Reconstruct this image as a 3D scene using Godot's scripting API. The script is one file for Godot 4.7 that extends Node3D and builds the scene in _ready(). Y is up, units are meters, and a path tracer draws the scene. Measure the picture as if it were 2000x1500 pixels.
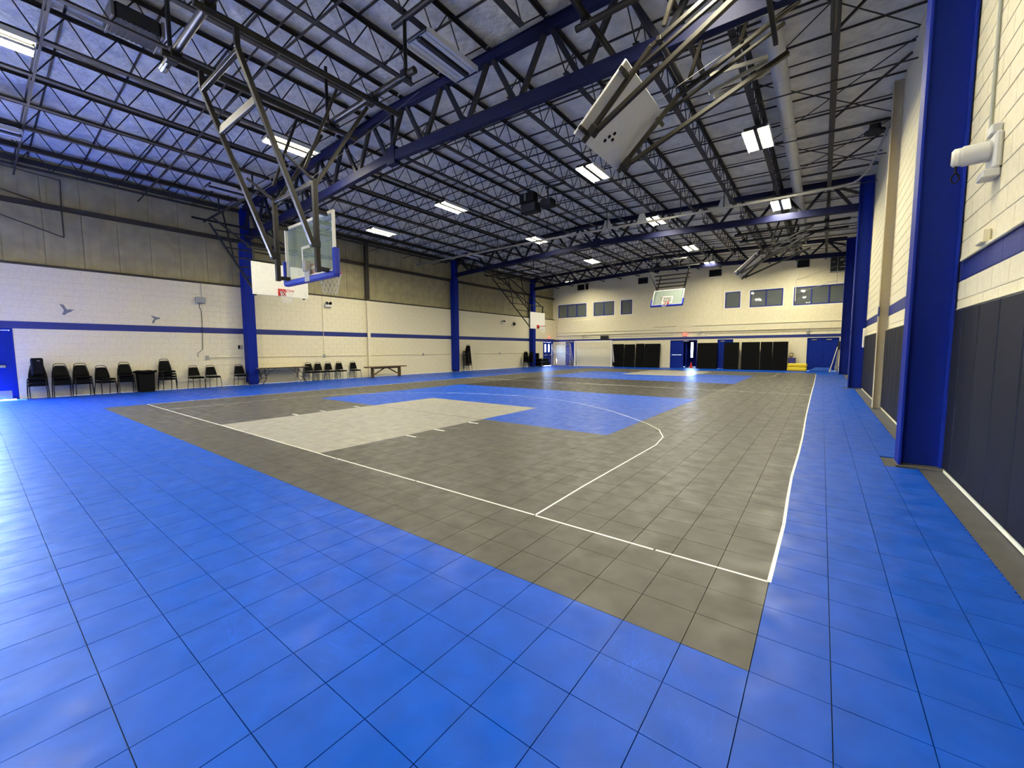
extends Node3D
# A sports hall. All positions are written in feet (x to the right wall, y up, z away from the camera end) and turned to metres by v().

const F := 0.3048
const XL := -67.5        # left wall face
const XR := 4.85         # right wall face
const ZF := 106.0        # far wall face
const ZN := -25.0        # wall behind the camera
const RIDGE := -31.3
const COURSE := 0.75
const GIRDERS := [17.0, 59.0, 92.5]

var M := {}
var taken := {}
var rng := RandomNumberGenerator.new()


func v(x: float, y: float, z: float) -> Vector3:
	return Vector3(x * F, y * F, -z * F)


func deck(x: float) -> float:
	return 27.2 - 0.037 * absf(x - RIDGE)


# ------------------------------------------------------------------ mesh builder
class MB:
	var vs := PackedVector3Array()
	var ns := PackedVector3Array()
	var ix := PackedInt32Array()

	func quad(a: Vector3, b: Vector3, c: Vector3, d: Vector3, out: Vector3) -> MB:
		var n := (b - a).cross(d - a)
		if n.length_squared() < 1e-14:
			n = (c - b).cross(d - b)
		n = n.normalized()
		if n.dot(out) < 0.0:
			n = -n
		var k := vs.size()
		vs.append_array([a, b, c, d])
		ns.append_array([n, n, n, n])
		if (b - a).cross(c - a).dot(n) > 0.0:
			ix.append_array([k, k + 2, k + 1, k, k + 3, k + 2])
		else:
			ix.append_array([k, k + 1, k + 2, k, k + 2, k + 3])
		return self

	func tri(a: Vector3, b: Vector3, c: Vector3, out: Vector3) -> MB:
		var n := (b - a).cross(c - a).normalized()
		var k := vs.size()
		if n.dot(out) < 0.0:
			n = -n
		vs.append_array([a, b, c])
		ns.append_array([n, n, n])
		if (b - a).cross(c - a).dot(n) > 0.0:
			ix.append_array([k, k + 2, k + 1])
		else:
			ix.append_array([k, k + 1, k + 2])
		return self

	# a box given by a centre, three half-axis vectors and an edge chamfer in metres
	func obox(c: Vector3, hx: Vector3, hy: Vector3, hz: Vector3, ch := 0.0) -> MB:
		var ax := [hx, hy, hz]
		var mn: float = minf(hx.length(), minf(hy.length(), hz.length()))
		ch = minf(ch, mn * 0.6)
		for k in 3:
			var n: Vector3 = ax[k]
			var p: Vector3 = ax[(k + 1) % 3]
			var q: Vector3 = ax[(k + 2) % 3]
			var pi_ := p * (1.0 - ch / p.length())
			var qi := q * (1.0 - ch / q.length())
			for s: float in [-1.0, 1.0]:
				var f: Vector3 = c + n * s
				quad(f + pi_ + qi, f - pi_ + qi, f - pi_ - qi, f + pi_ - qi, n * s)
		if ch > 0.0:
			for k in 3:
				var n: Vector3 = ax[k]
				var p: Vector3 = ax[(k + 1) % 3]
				var q: Vector3 = ax[(k + 2) % 3]
				var ni := n * (1.0 - ch / n.length())
				var pi_ := p * (1.0 - ch / p.length())
				var qi := q * (1.0 - ch / q.length())
				for sp: float in [-1.0, 1.0]:
					for sq: float in [-1.0, 1.0]:
						quad(c + ni + p * sp + qi * sq, c - ni + p * sp + qi * sq, c - ni + pi_ * sp + q * sq, c + ni + pi_ * sp + q * sq, p.normalized() * sp + q.normalized() * sq)
			for sx: float in [-1.0, 1.0]:
				for sy: float in [-1.0, 1.0]:
					for sz: float in [-1.0, 1.0]:
						var x1 := hx * (1.0 - ch / hx.length()) * sx
						var y1 := hy * (1.0 - ch / hy.length()) * sy
						var z1 := hz * (1.0 - ch / hz.length()) * sz
						tri(c + hx * sx + y1 + z1, c + x1 + hy * sy + z1, c + x1 + y1 + hz * sz, hx * sx + hy * sy + hz * sz)
		return self

	func box(a: Vector3, b: Vector3, ch := 0.0) -> MB:
		var h := (b - a).abs() * 0.5
		return obox((a + b) * 0.5, Vector3(h.x, 0, 0), Vector3(0, h.y, 0), Vector3(0, 0, h.z), ch)

	# rectangular bar from a to b, w across (horizontal side), h along the "up" side
	func bar(a: Vector3, b: Vector3, w: float, h: float, up := Vector3.UP, ch := 0.0) -> MB:
		var d := b - a
		var side := d.cross(up)
		if side.length() < 1e-6:
			side = d.cross(Vector3.RIGHT)
		side = side.normalized()
		var u := side.cross(d).normalized()
		return obox((a + b) * 0.5, d * 0.5, side * w * 0.5, u * h * 0.5, ch)

	func tube(a: Vector3, b: Vector3, r: float, seg := 8, r2 := -1.0, caps := true) -> MB:
		if r2 < 0.0:
			r2 = r
		var d := (b - a).normalized()
		var s := d.cross(Vector3.UP)
		if s.length() < 0.01:
			s = d.cross(Vector3.RIGHT)
		s = s.normalized()
		var u := s.cross(d)
		var k := vs.size()
		for i in seg:
			var t := TAU * i / seg
			var n := s * cos(t) + u * sin(t)
			vs.append_array([a + n * r, b + n * r2])
			ns.append_array([n, n])
		for i in seg:
			var p := k + 2 * i
			var q := k + 2 * ((i + 1) % seg)
			_face(p, p + 1, q + 1, q)
		if caps:
			for e in 2:
				var c := a if e == 0 else b
				var rr := r if e == 0 else r2
				var n := -d if e == 0 else d
				for i in range(1, seg - 1):
					var t0 := 0.0
					var t1 := TAU * i / seg
					var t2 := TAU * (i + 1) / seg
					tri(c + (s * cos(t0) + u * sin(t0)) * rr, c + (s * cos(t1) + u * sin(t1)) * rr, c + (s * cos(t2) + u * sin(t2)) * rr, n)
		return self

	func _face(a: int, b: int, c: int, d: int) -> void:
		var n := ns[a] + ns[b] + ns[c] + ns[d]
		if (vs[b] - vs[a]).cross(vs[c] - vs[a]).dot(n) > 0.0:
			ix.append_array([a, c, b, a, d, c])
		else:
			ix.append_array([a, b, c, a, c, d])

	func path(pts: Array, r: float, seg := 8, closed := false) -> MB:
		var n := pts.size()
		var k := vs.size()
		var ref := Vector3.ZERO
		for i in n:
			var p: Vector3 = pts[i]
			var nx: Vector3 = pts[(i + 1) % n] if closed or i < n - 1 else p
			var pv: Vector3 = pts[(i + n - 1) % n] if closed or i > 0 else p
			var d := (nx - pv).normalized()
			if i == 0:
				ref = d.cross(Vector3.UP)
				if ref.length() < 0.05:
					ref = d.cross(Vector3.RIGHT)
			ref = (ref - d * ref.dot(d)).normalized()
			var u := ref.cross(d)
			for j in seg:
				var t := TAU * j / seg
				var nn := ref * cos(t) + u * sin(t)
				vs.append(p + nn * r)
				ns.append(nn)
		for i in (n if closed else n - 1):
			for j in seg:
				var a := k + i * seg + j
				var b := k + i * seg + (j + 1) % seg
				var c := k + ((i + 1) % n) * seg + (j + 1) % seg
				var d2 := k + ((i + 1) % n) * seg + j
				_face(a, b, c, d2)
		return self

	# profile: [radius, height] pairs turned about the axis at c
	func lathe(c: Vector3, axis: Vector3, prof: Array, seg := 16) -> MB:
		axis = axis.normalized()
		var s := axis.cross(Vector3.RIGHT if absf(axis.x) < 0.9 else Vector3.UP).normalized()
		var u := s.cross(axis)
		for p in prof.size() - 1:
			var r0: float = prof[p][0]
			var h0: float = prof[p][1]
			var r1: float = prof[p + 1][0]
			var h1: float = prof[p + 1][1]
			var k := vs.size()
			var nr := h1 - h0
			var nh := r0 - r1
			for i in seg:
				var t := TAU * i / seg
				var e := s * cos(t) + u * sin(t)
				var n := (e * nr + axis * nh)
				if n.length() < 1e-9:
					n = axis
				n = n.normalized()
				vs.append_array([c + axis * h0 + e * r0, c + axis * h1 + e * r1])
				ns.append_array([n, n])
			for i in seg:
				var a := k + 2 * i
				var b := k + 2 * ((i + 1) % seg)
				_face(a, a + 1, b + 1, b)
		return self

	# polygon (2-D, in the plane of ex and ey) pushed along ez
	func prism(c: Vector3, ex: Vector3, ey: Vector3, ez: Vector3, poly: PackedVector2Array) -> MB:
		var t := Geometry2D.triangulate_polygon(poly)
		for s in 2:
			var o := c + ez * s
			for i in range(0, t.size(), 3):
				tri(o + ex * poly[t[i]].x + ey * poly[t[i]].y, o + ex * poly[t[i + 1]].x + ey * poly[t[i + 1]].y, o + ex * poly[t[i + 2]].x + ey * poly[t[i + 2]].y, ez if s == 1 else -ez)
		var mid := Vector2.ZERO
		for p in poly:
			mid += p / poly.size()
		for i in poly.size():
			var a := poly[i]
			var b := poly[(i + 1) % poly.size()]
			var e := (b - a).orthogonal()
			if Geometry2D.is_point_in_polygon((a + b) * 0.5 + e.normalized() * 0.001, poly):
				e = -e
			quad(c + ex * a.x + ey * a.y, c + ex * b.x + ey * b.y, c + ex * b.x + ey * b.y + ez, c + ex * a.x + ey * a.y + ez, ex * e.x + ey * e.y)
		return self

	# a loose sheet given as a grid of points, both sides
	func grid(pts: Array, cols: int, out: Vector3) -> MB:
		var k := vs.size()
		var rows := int(pts.size() / cols)
		for r in rows:
			for c in cols:
				var a: Vector3 = pts[r * cols + maxi(c - 1, 0)]
				var b: Vector3 = pts[r * cols + mini(c + 1, cols - 1)]
				var p: Vector3 = pts[maxi(r - 1, 0) * cols + c]
				var q: Vector3 = pts[mini(r + 1, rows - 1) * cols + c]
				var n := (b - a).cross(q - p).normalized()
				if n.dot(out) < 0.0:
					n = -n
				vs.append(pts[r * cols + c])
				ns.append(n)
		for r in rows - 1:
			for c in cols - 1:
				var a := k + r * cols + c
				_face(a, a + 1, a + cols + 1, a + cols)
		return self

	func arrays() -> Array:
		var a := []
		a.resize(Mesh.ARRAY_MAX)
		a[Mesh.ARRAY_VERTEX] = vs
		a[Mesh.ARRAY_NORMAL] = ns
		a[Mesh.ARRAY_INDEX] = ix
		return a

	func mesh(shift := Vector3.ZERO) -> ArrayMesh:
		if shift != Vector3.ZERO:
			for i in vs.size():
				vs[i] += shift
		var m := ArrayMesh.new()
		if ix.size():
			m.add_surface_from_arrays(Mesh.PRIMITIVE_TRIANGLES, arrays())
		return m

	func bottom() -> Vector3:
		var lo := vs[0]
		var hi := vs[0]
		for p in vs:
			lo = lo.min(p)
			hi = hi.max(p)
		return Vector3((lo.x + hi.x) * 0.5, lo.y, (lo.z + hi.z) * 0.5)


# ------------------------------------------------------------------ object helpers
func numbered(called: String) -> String:
	var k: int = taken.get(called, -1) + 1
	taken[called] = k
	return called if k == 0 else "%s_%03d" % [called, k]


func tag(o: Node3D, label: String, category := "", group := "", kind := "") -> void:
	if label:
		o.set_meta("label", label)
	if category:
		o.set_meta("category", category)
	if group:
		o.set_meta("group", group)
	if kind:
		o.set_meta("kind", kind)


func thing(called: String, label: String, category: String, at: Vector3, group := "", turn := 0.0) -> Node3D:
	var o := Node3D.new()
	o.name = numbered(called)
	add_child(o)
	o.position = at
	o.rotation.y = turn
	tag(o, label, category, group)
	return o


func where(o: Node) -> Vector3:
	var p := Vector3.ZERO
	while o != self and o is Node3D:
		p += (o as Node3D).position
		o = o.get_parent()
	return p


# a mesh whose builder holds world positions, as a part of its parent
func part(parent: Node3D, called: String, mb: MB, mat: Material, kind := "") -> MeshInstance3D:
	var o := MeshInstance3D.new()
	o.name = called
	o.mesh = mb.mesh(-where(parent))
	o.material_override = mat
	parent.add_child(o, true)
	if kind:
		o.set_meta("kind", kind)
	return o


# a mesh whose builder holds positions relative to its thing
func lpart(parent: Node3D, called: String, mb: MB, mat: Material) -> MeshInstance3D:
	var o := MeshInstance3D.new()
	o.name = called
	o.mesh = mb.mesh()
	o.material_override = mat
	parent.add_child(o, true)
	return o


func single(called: String, mb: MB, mat: Material, label: String, category: String, group := "") -> MeshInstance3D:
	var at := mb.bottom()
	var o := MeshInstance3D.new()
	o.name = numbered(called)
	o.mesh = mb.mesh(-at)
	o.material_override = mat
	o.position = at
	add_child(o)
	tag(o, label, category, group)
	return o


func struct(called: String, mb: MB, mat: Material, label := "") -> MeshInstance3D:
	var o := single(called, mb, mat, label, "")
	o.set_meta("kind", "structure")
	return o


func copy(o: Node3D, at: Vector3, turn: float, label := "", group := "") -> Node3D:
	var c: Node3D = o.duplicate()
	var base := String(o.name)
	if base.length() > 4 and base.substr(base.length() - 4).begins_with("_") and base.substr(base.length() - 3).is_valid_int():
		base = base.substr(0, base.length() - 4)
	c.name = numbered(base)
	add_child(c)
	c.position = at
	c.rotation.y = turn
	if label:
		c.set_meta("label", label)
	if group:
		c.set_meta("group", group)
	return c


# ------------------------------------------------------------------ materials
func noise_tex(size: int, freq: float, lo: float, hi: float, seed_: int, oct := 4, kind := FastNoiseLite.TYPE_SIMPLEX_SMOOTH) -> ImageTexture:
	var n := FastNoiseLite.new()
	n.noise_type = kind
	n.seed = seed_
	n.frequency = freq
	n.fractal_octaves = oct
	var im := n.get_seamless_image(size, size)
	im.convert(Image.FORMAT_RGB8)
	for y in size:
		for x in size:
			var g := lerpf(lo, hi, im.get_pixel(x, y).r)
			im.set_pixel(x, y, Color(g, g, g))
	im.generate_mipmaps()
	return ImageTexture.create_from_image(im)


func normal_tex(size: int, freq: float, strength: float, seed_: int, oct := 4) -> ImageTexture:
	var n := FastNoiseLite.new()
	n.seed = seed_
	n.frequency = freq
	n.fractal_octaves = oct
	var im := n.get_seamless_image(size, size)
	im.convert(Image.FORMAT_RGBA8)
	im.bump_map_to_normal_map(strength)
	return ImageTexture.create_from_image(im)


# scuffs and smears of shoe rubber: light strokes of dust and wear on a slightly mottled ground
func scuff_tex(size: int, seed_: int) -> ImageTexture:
	var n := FastNoiseLite.new()
	n.seed = seed_
	n.frequency = 0.012
	n.fractal_octaves = 5
	var base := n.get_seamless_image(size, size)
	base.convert(Image.FORMAT_RGB8)
	var val := PackedFloat32Array()
	val.resize(size * size)
	for y in size:
		for x in size:
			val[y * size + x] = 0.78 + 0.10 * (base.get_pixel(x, y).r - 0.5)
	var r := RandomNumberGenerator.new()
	r.seed = seed_
	for cl in 14:
		var cx := r.randf() * size
		var cy := r.randf() * size
		var main := r.randf() * TAU
		for s in r.randi_range(50, 120):
			var x := cx + r.randfn(0.0, 34.0)
			var y := cy + r.randfn(0.0, 34.0)
			var a := main + r.randfn(0.0, 0.3)
			var bend := r.randfn(0.0, 0.006)
			var lum := r.randf_range(0.015, 0.06)
			for st in r.randi_range(8, 30):
				x += cos(a)
				y += sin(a)
				a += bend
				for oy in 2:
					var k := posmod(int(y) + oy, size) * size + posmod(int(x), size)
					val[k] = minf(1.0, val[k] + lum * (1.0 - 0.5 * oy))
	var im := Image.create(size, size, false, Image.FORMAT_RGB8)
	for y in size:
		for x in size:
			var g := val[y * size + x]
			im.set_pixel(x, y, Color(g, g, g))
	im.generate_mipmaps()
	return ImageTexture.create_from_image(im)


func mat(called: String, col: Color, rough := 0.6, metal := 0.0, opt := {}) -> StandardMaterial3D:
	var m := StandardMaterial3D.new()
	m.resource_name = called
	m.albedo_color = col
	m.roughness = rough
	m.metallic = metal
	if opt.has("spec"):
		m.metallic_specular = opt.spec
	if opt.has("tex"):
		m.albedo_texture = opt.tex
	if opt.has("nrm"):
		m.normal_enabled = true
		m.normal_texture = opt.nrm
		m.normal_scale = opt.get("ns", 1.0)
	if opt.has("rtex"):
		m.roughness_texture = opt.rtex
	if opt.has("tex") or opt.has("nrm") or opt.has("rtex"):
		m.uv1_triplanar = true
		m.uv1_world_triplanar = opt.get("world", true)
		var s: float = opt.get("scale", 0.5)
		m.uv1_scale = Vector3(s, s, s)
	M[called] = m
	return m


func make_materials() -> void:
	var scuff := scuff_tex(1024, 11)
	var frough := noise_tex(512, 0.02, 0.55, 1.0, 5)
	var wave := normal_tex(512, 0.012, 3.0, 8, 3)
	var mott := noise_tex(512, 0.02, 0.95, 1.0, 3)
	var stain := noise_tex(512, 0.012, 0.84, 1.0, 9, 5)
	var grain := normal_tex(256, 0.12, 2.0, 4, 3)
	var wrinkle := normal_tex(512, 0.018, 10.0, 21, 4)
	for t in [["tile_blue", Color(0.04, 0.36, 0.87)], ["tile_grey", Color(0.385, 0.375, 0.35)], ["tile_light", Color(0.73, 0.715, 0.665)], ["tile_dark", Color(0.215, 0.20, 0.185)]]:
		mat(t[0], t[1], 0.56, 0.0, {"tex": scuff, "rtex": frough, "nrm": wave, "ns": 0.25, "scale": 0.33, "spec": 0.32})
	mat("concrete", Color(0.29, 0.28, 0.26), 0.9, 0.0, {"tex": stain, "scale": 0.7})
	mat("pavement", Color(0.76, 0.75, 0.73), 0.9)
	mat("line_white", Color(0.92, 0.92, 0.88), 0.5)
	mat("line_dark", Color(0.38, 0.37, 0.34), 0.5)
	mat("wall_cream", Color(0.89, 0.855, 0.725), 0.75, 0.0, {"tex": mott, "nrm": grain, "ns": 0.22, "scale": 0.9})
	mat("wall_smooth", Color(0.89, 0.855, 0.725), 0.8, 0.0, {"tex": mott, "scale": 0.4})
	mat("wall_blue", Color(0.075, 0.145, 0.43), 0.55, 0.0, {"nrm": grain, "ns": 0.4, "scale": 0.9})
	mat("siding", Color(0.66, 0.62, 0.46), 0.7, 0.0, {"tex": stain, "scale": 0.25})
	mat("siding_steel", Color(0.20, 0.18, 0.15), 0.6, 0.3)
	mat("vinyl_roof", Color(0.95, 0.93, 0.86), 0.55, 0.0, {"tex": stain, "nrm": wrinkle, "ns": 0.8, "scale": 0.3})
	mat("joist_steel", Color(0.205, 0.185, 0.165), 0.55, 0.35, {"tex": stain, "scale": 0.8})
	mat("girder_blue", Color(0.035, 0.052, 0.185), 0.6, 0.0, {"spec": 0.3})
	mat("web_dark", Color(0.075, 0.075, 0.105), 0.5, 0.3)
	mat("column_blue", Color(0.035, 0.13, 0.50), 0.6, 0.0, {"spec": 0.25, "tex": mott, "scale": 0.8})
	mat("door_blue", Color(0.035, 0.14, 0.50), 0.6, 0.0, {"spec": 0.25})
	mat("frame_blue", Color(0.07, 0.12, 0.50), 0.4)
	mat("pad_navy", Color(0.065, 0.075, 0.125), 0.6, 0.0, {"spec": 0.3, "nrm": grain, "ns": 0.35, "scale": 2.0})
	mat("pad_blue", Color(0.05, 0.16, 0.62), 0.4)
	mat("pipe_steel", Color(0.155, 0.14, 0.115), 0.4, 0.45, {"tex": stain, "scale": 1.2})
	mat("dull_steel", Color(0.36, 0.34, 0.31), 0.5, 0.3)
	mat("post_tan", Color(0.74, 0.69, 0.57), 0.7, 0.0, {"tex": mott, "scale": 0.8})
	mat("black_pipe", Color(0.06, 0.058, 0.055), 0.45, 0.3)
	mat("galv", Color(0.62, 0.61, 0.58), 0.4, 0.6)
	mat("chrome", Color(0.80, 0.80, 0.79), 0.25, 0.9)
	mat("white_paint", Color(0.88, 0.87, 0.82), 0.5)
	mat("pvc_white", Color(0.76, 0.76, 0.74), 0.45)
	mat("board_white", Color(0.86, 0.855, 0.83), 0.5, 0.0, {"tex": mott, "scale": 0.6})
	mat("rim_orange", Color(0.72, 0.14, 0.06), 0.4, 0.2)
	mat("net_white", Color(0.85, 0.84, 0.80), 0.8)
	mat("black_plastic", Color(0.03, 0.03, 0.032), 0.55, 0.0, {"spec": 0.25})
	mat("chair_vinyl", Color(0.03, 0.03, 0.03), 0.6, 0.0, {"spec": 0.2, "nrm": grain, "ns": 0.3, "scale": 3.0})
	mat("chair_frame", Color(0.05, 0.047, 0.045), 0.4, 0.4)
	mat("mat_black", Color(0.028, 0.028, 0.027), 0.65, 0.0, {"spec": 0.2})
	mat("mat_yellow", Color(0.85, 0.74, 0.03), 0.5)
	mat("mat_blue", Color(0.16, 0.36, 0.72), 0.5)
	mat("crate_blue", Color(0.10, 0.09, 0.42), 0.45)
	mat("wood_bench", Color(0.42, 0.33, 0.18), 0.6, 0.0, {"tex": noise_tex(256, 0.03, 0.7, 1.0, 31), "scale": 2.0})
	mat("table_top", Color(0.62, 0.53, 0.36), 0.35)
	mat("vent_dark", Color(0.10, 0.095, 0.085), 0.6, 0.2)
	mat("grey_box", Color(0.60, 0.61, 0.57), 0.5)
	mat("bird_grey", Color(0.45, 0.46, 0.47), 0.7)
	mat("cone_orange", Color(0.80, 0.16, 0.06), 0.6)
	mat("green_bin", Color(0.03, 0.12, 0.07), 0.5)
	mat("interior_paint", Color(0.62, 0.60, 0.55), 0.9)
	mat("fixture_white", Color(0.83, 0.84, 0.86), 0.4)
	mat("fixture_dark", Color(0.09, 0.09, 0.09), 0.5)
	mat("board_dark", Color(0.05, 0.052, 0.045), 0.45)
	mat("net_grey", Color(0.70, 0.66, 0.62), 0.8)
	var g := mat("glass", Color(0.80, 0.90, 0.86, 0.16), 0.03)
	g.transparency = BaseMaterial3D.TRANSPARENCY_ALPHA
	var w := mat("window_glass", Color(0.75, 0.80, 0.80, 0.12), 0.03)
	w.transparency = BaseMaterial3D.TRANSPARENCY_ALPHA
	var dg := mat("door_glass", Color(0.85, 0.92, 0.95, 0.12), 0.03)
	dg.transparency = BaseMaterial3D.TRANSPARENCY_ALPHA
	var l := mat("lamp_glow", Color(1.0, 0.97, 0.85), 0.5)
	l.emission_enabled = true
	l.emission = Color(1.0, 0.93, 0.70)
	l.emission_energy_multiplier = 9.0
	var ef := mat("exit_sign_face", Color(0.9, 0.75, 0.7), 0.5)
	ef.emission_enabled = true
	ef.emission = Color(1.0, 0.32, 0.26)
	ef.emission_energy_multiplier = 0.5
	var e := mat("exit_sign_glow", Color(0.9, 0.2, 0.15), 0.5)
	e.emission_enabled = true
	e.emission = Color(1.0, 0.16, 0.10)
	e.emission_energy_multiplier = 0.9


# ------------------------------------------------------------------ camera, sky, sun
const CAM := Vector3(0.6665, 4.92, -6.864)   # feet
const YAW := -0.6468
const PITCH := -0.0826
const ROLL := -0.0054
const FOCAL := 798.9                          # pixels of the 2000 x 1500 frame

func cam_axes() -> Array:
	var f := Vector3(sin(YAW) * cos(PITCH), sin(PITCH), cos(YAW) * cos(PITCH))
	var r := Vector3(cos(YAW), 0, -sin(YAW))
	var u := Vector3(f.y * r.z - f.z * r.y, f.z * r.x - f.x * r.z, f.x * r.y - f.y * r.x)
	return [r * cos(ROLL) + u * sin(ROLL), u * cos(ROLL) - r * sin(ROLL), f]


# pixel (2000 x 1500) of a point in feet
func pix(p: Vector3) -> Vector3:
	var a := cam_axes()
	var d := p - CAM
	var z: float = d.dot(a[2])
	return Vector3(1000.0 + FOCAL * d.dot(a[0]) / z, 750.0 - FOCAL * d.dot(a[1]) / z, z)


func setup_view() -> void:
	var a := cam_axes()
	var flip := func(p: Vector3) -> Vector3: return Vector3(p.x, p.y, -p.z)
	var cam := Camera3D.new()
	cam.name = "camera"
	cam.transform = Transform3D(Basis(flip.call(a[0]), flip.call(a[1]), -flip.call(a[2])), v(CAM.x, CAM.y, CAM.z))
	cam.fov = rad_to_deg(2.0 * atan(750.0 / FOCAL))
	cam.near = 0.05
	cam.far = 200.0
	add_child(cam)
	cam.current = true

	var sky_mat := ProceduralSkyMaterial.new()
	sky_mat.sky_top_color = Color(0.34, 0.52, 0.85)
	sky_mat.sky_horizon_color = Color(0.74, 0.84, 0.96)
	sky_mat.ground_horizon_color = Color(0.60, 0.66, 0.70)
	sky_mat.ground_bottom_color = Color(0.45, 0.45, 0.45)
	sky_mat.sky_energy_multiplier = 10.0
	sky_mat.ground_energy_multiplier = 4.0
	var sky := Sky.new()
	sky.sky_material = sky_mat
	var env := Environment.new()
	env.background_mode = Environment.BG_SKY
	env.sky = sky
	env.tonemap_mode = Environment.TONE_MAPPER_LINEAR
	env.tonemap_exposure = 1.0
	env.sdfgi_enabled = true
	env.ssao_enabled = true
	env.ssil_enabled = true
	var we := WorldEnvironment.new()
	we.name = "surroundings"
	we.environment = env
	add_child(we)

	var sun := DirectionalLight3D.new()
	sun.name = "sun"
	sun.light_color = Color(1.0, 0.97, 0.92)
	sun.light_energy = 170.0
	sun.light_angular_distance = 0.6
	sun.shadow_enabled = true
	add_child(sun)
	sun.look_at_from_position(Vector3.ZERO, Vector3(0.28, -1.0, -0.80), Vector3.UP)


# ------------------------------------------------------------------ room shell
# slab in the plane x = const or z = const with rectangular holes; a, b run along the wall, y up
func holed(axis: String, p0: float, p1: float, a0: float, a1: float, y0: float, y1: float, holes: Array) -> MB:
	var mb := MB.new()
	var aa := [a0, a1]
	var yy := [y0, y1]
	for h in holes:
		for k in [h[0], h[1]]:
			if k > a0 and k < a1:
				aa.append(k)
		for k in [h[2], h[3]]:
			if k > y0 and k < y1:
				yy.append(k)
	aa.sort()
	yy.sort()
	for i in aa.size() - 1:
		var run := -1.0
		for j in yy.size() - 1:
			var am: float = (aa[i] + aa[i + 1]) * 0.5
			var ym: float = (yy[j] + yy[j + 1]) * 0.5
			var open := false
			for h in holes:
				if am > h[0] and am < h[1] and ym > h[2] and ym < h[3]:
					open = true
			if aa[i + 1] - aa[i] < 1e-4 or yy[j + 1] - yy[j] < 1e-4:
				continue
			if not open:
				if run < -0.5:
					run = yy[j]
			if run > -0.5 and (open or j == yy.size() - 2):
				var top: float = yy[j] if open else yy[j + 1]
				if axis == "x":
					mb.box(v(p0, run, aa[i]), v(p1, top, aa[i + 1]))
				else:
					mb.box(v(aa[i], run, p0), v(aa[i + 1], top, p1))
				run = -1.0
	return mb


# concrete blocks in running bond on the plane x = face; out = +1 faces +x. Returns [[z0, z1, y0, y1, course], ...]
func block_rects(z0: float, z1: float, y0: float, y1: float, holes: Array) -> Array:
	var out := []
	var c := int(round(y0 / COURSE))
	while c * COURSE < y1 - 0.05:
		var ya := c * COURSE
		var yb := minf(ya + COURSE, y1)
		var spans := [[z0, z1]]
		for h in holes:
			if h[2] < yb - 0.05 and h[3] > ya + 0.05:
				var nx := []
				for s in spans:
					if h[1] <= s[0] or h[0] >= s[1]:
						nx.append(s)
						continue
					if h[0] > s[0]:
						nx.append([s[0], h[0]])
					if h[1] < s[1]:
						nx.append([h[1], s[1]])
				spans = nx
		for s in spans:
			var z: float = s[0]
			while z < s[1] - 0.02:
				var nxt := (floorf((z + 0.02) / 1.5 - (0.5 if c % 2 else 0.0)) + 1.0 + (0.5 if c % 2 else 0.0)) * 1.5
				nxt = minf(nxt, s[1])
				if nxt - z > 0.08:
					out.append([z, nxt, ya, yb, c])
				z = nxt
		c += 1
	return out


func add_block(mb: MB, face: float, out: float, r: Array) -> void:
	var g := 0.012
	var bv := 0.02
	var bz := 0.006
	var back := face - out * 0.02
	var za: float = r[0] + 0.003
	var zb: float = r[1] - 0.003
	var ya: float = r[2] + g
	var yb: float = r[3] - g
	var n := Vector3(out, 0, 0)
	var a := v(face, ya + bv, za + bz)
	var b := v(face, ya + bv, zb - bz)
	var c := v(face, yb - bv, zb - bz)
	var d := v(face, yb - bv, za + bz)
	var a2 := v(back, ya, za)
	var b2 := v(back, ya, zb)
	var c2 := v(back, yb, zb)
	var d2 := v(back, yb, za)
	mb.quad(a, b, c, d, n)
	mb.quad(a, b, b2, a2, n + Vector3.DOWN)
	mb.quad(b, c, c2, b2, n + Vector3.FORWARD)
	mb.quad(c, d, d2, c2, n + Vector3.UP)
	mb.quad(d, a, a2, d2, n + Vector3.BACK)


func blocks_on(wall: Node3D, face: float, out: float, rects: Array, singles: int) -> void:
	var scored := []
	for r in rects:
		var p := pix(Vector3(face, (r[2] + r[3]) * 0.5, (r[0] + r[1]) * 0.5))
		var seen := p.z > 1.0 and p.x > -30.0 and p.x < 2030.0 and p.y > -30.0 and p.y < 1530.0
		scored.append([p.z if seen else 1e6 + absf(p.z), r])
	scored.sort_custom(func(a, b): return a[0] < b[0])
	var cream := MB.new()
	var blue := MB.new()
	for i in scored.size():
		var r: Array = scored[i][1]
		var painted: bool = r[4] == 10
		if i < singles:
			var one := MB.new()
			add_block(one, face, out, r)
			part(wall, "block", one, M.wall_blue if painted else M.wall_cream)
		else:
			add_block(blue if painted else cream, face, out, r)
	part(wall, "blockwork", cream, M.wall_cream, "stuff")
	part(wall, "painted_course", blue, M.wall_blue, "stuff")
	part(wall, "painted_joints", MB.new().box(v(face - out * 0.03, 7.49, ZN), v(face - out * 0.013, 8.26, ZF)), M.wall_blue)


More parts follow.
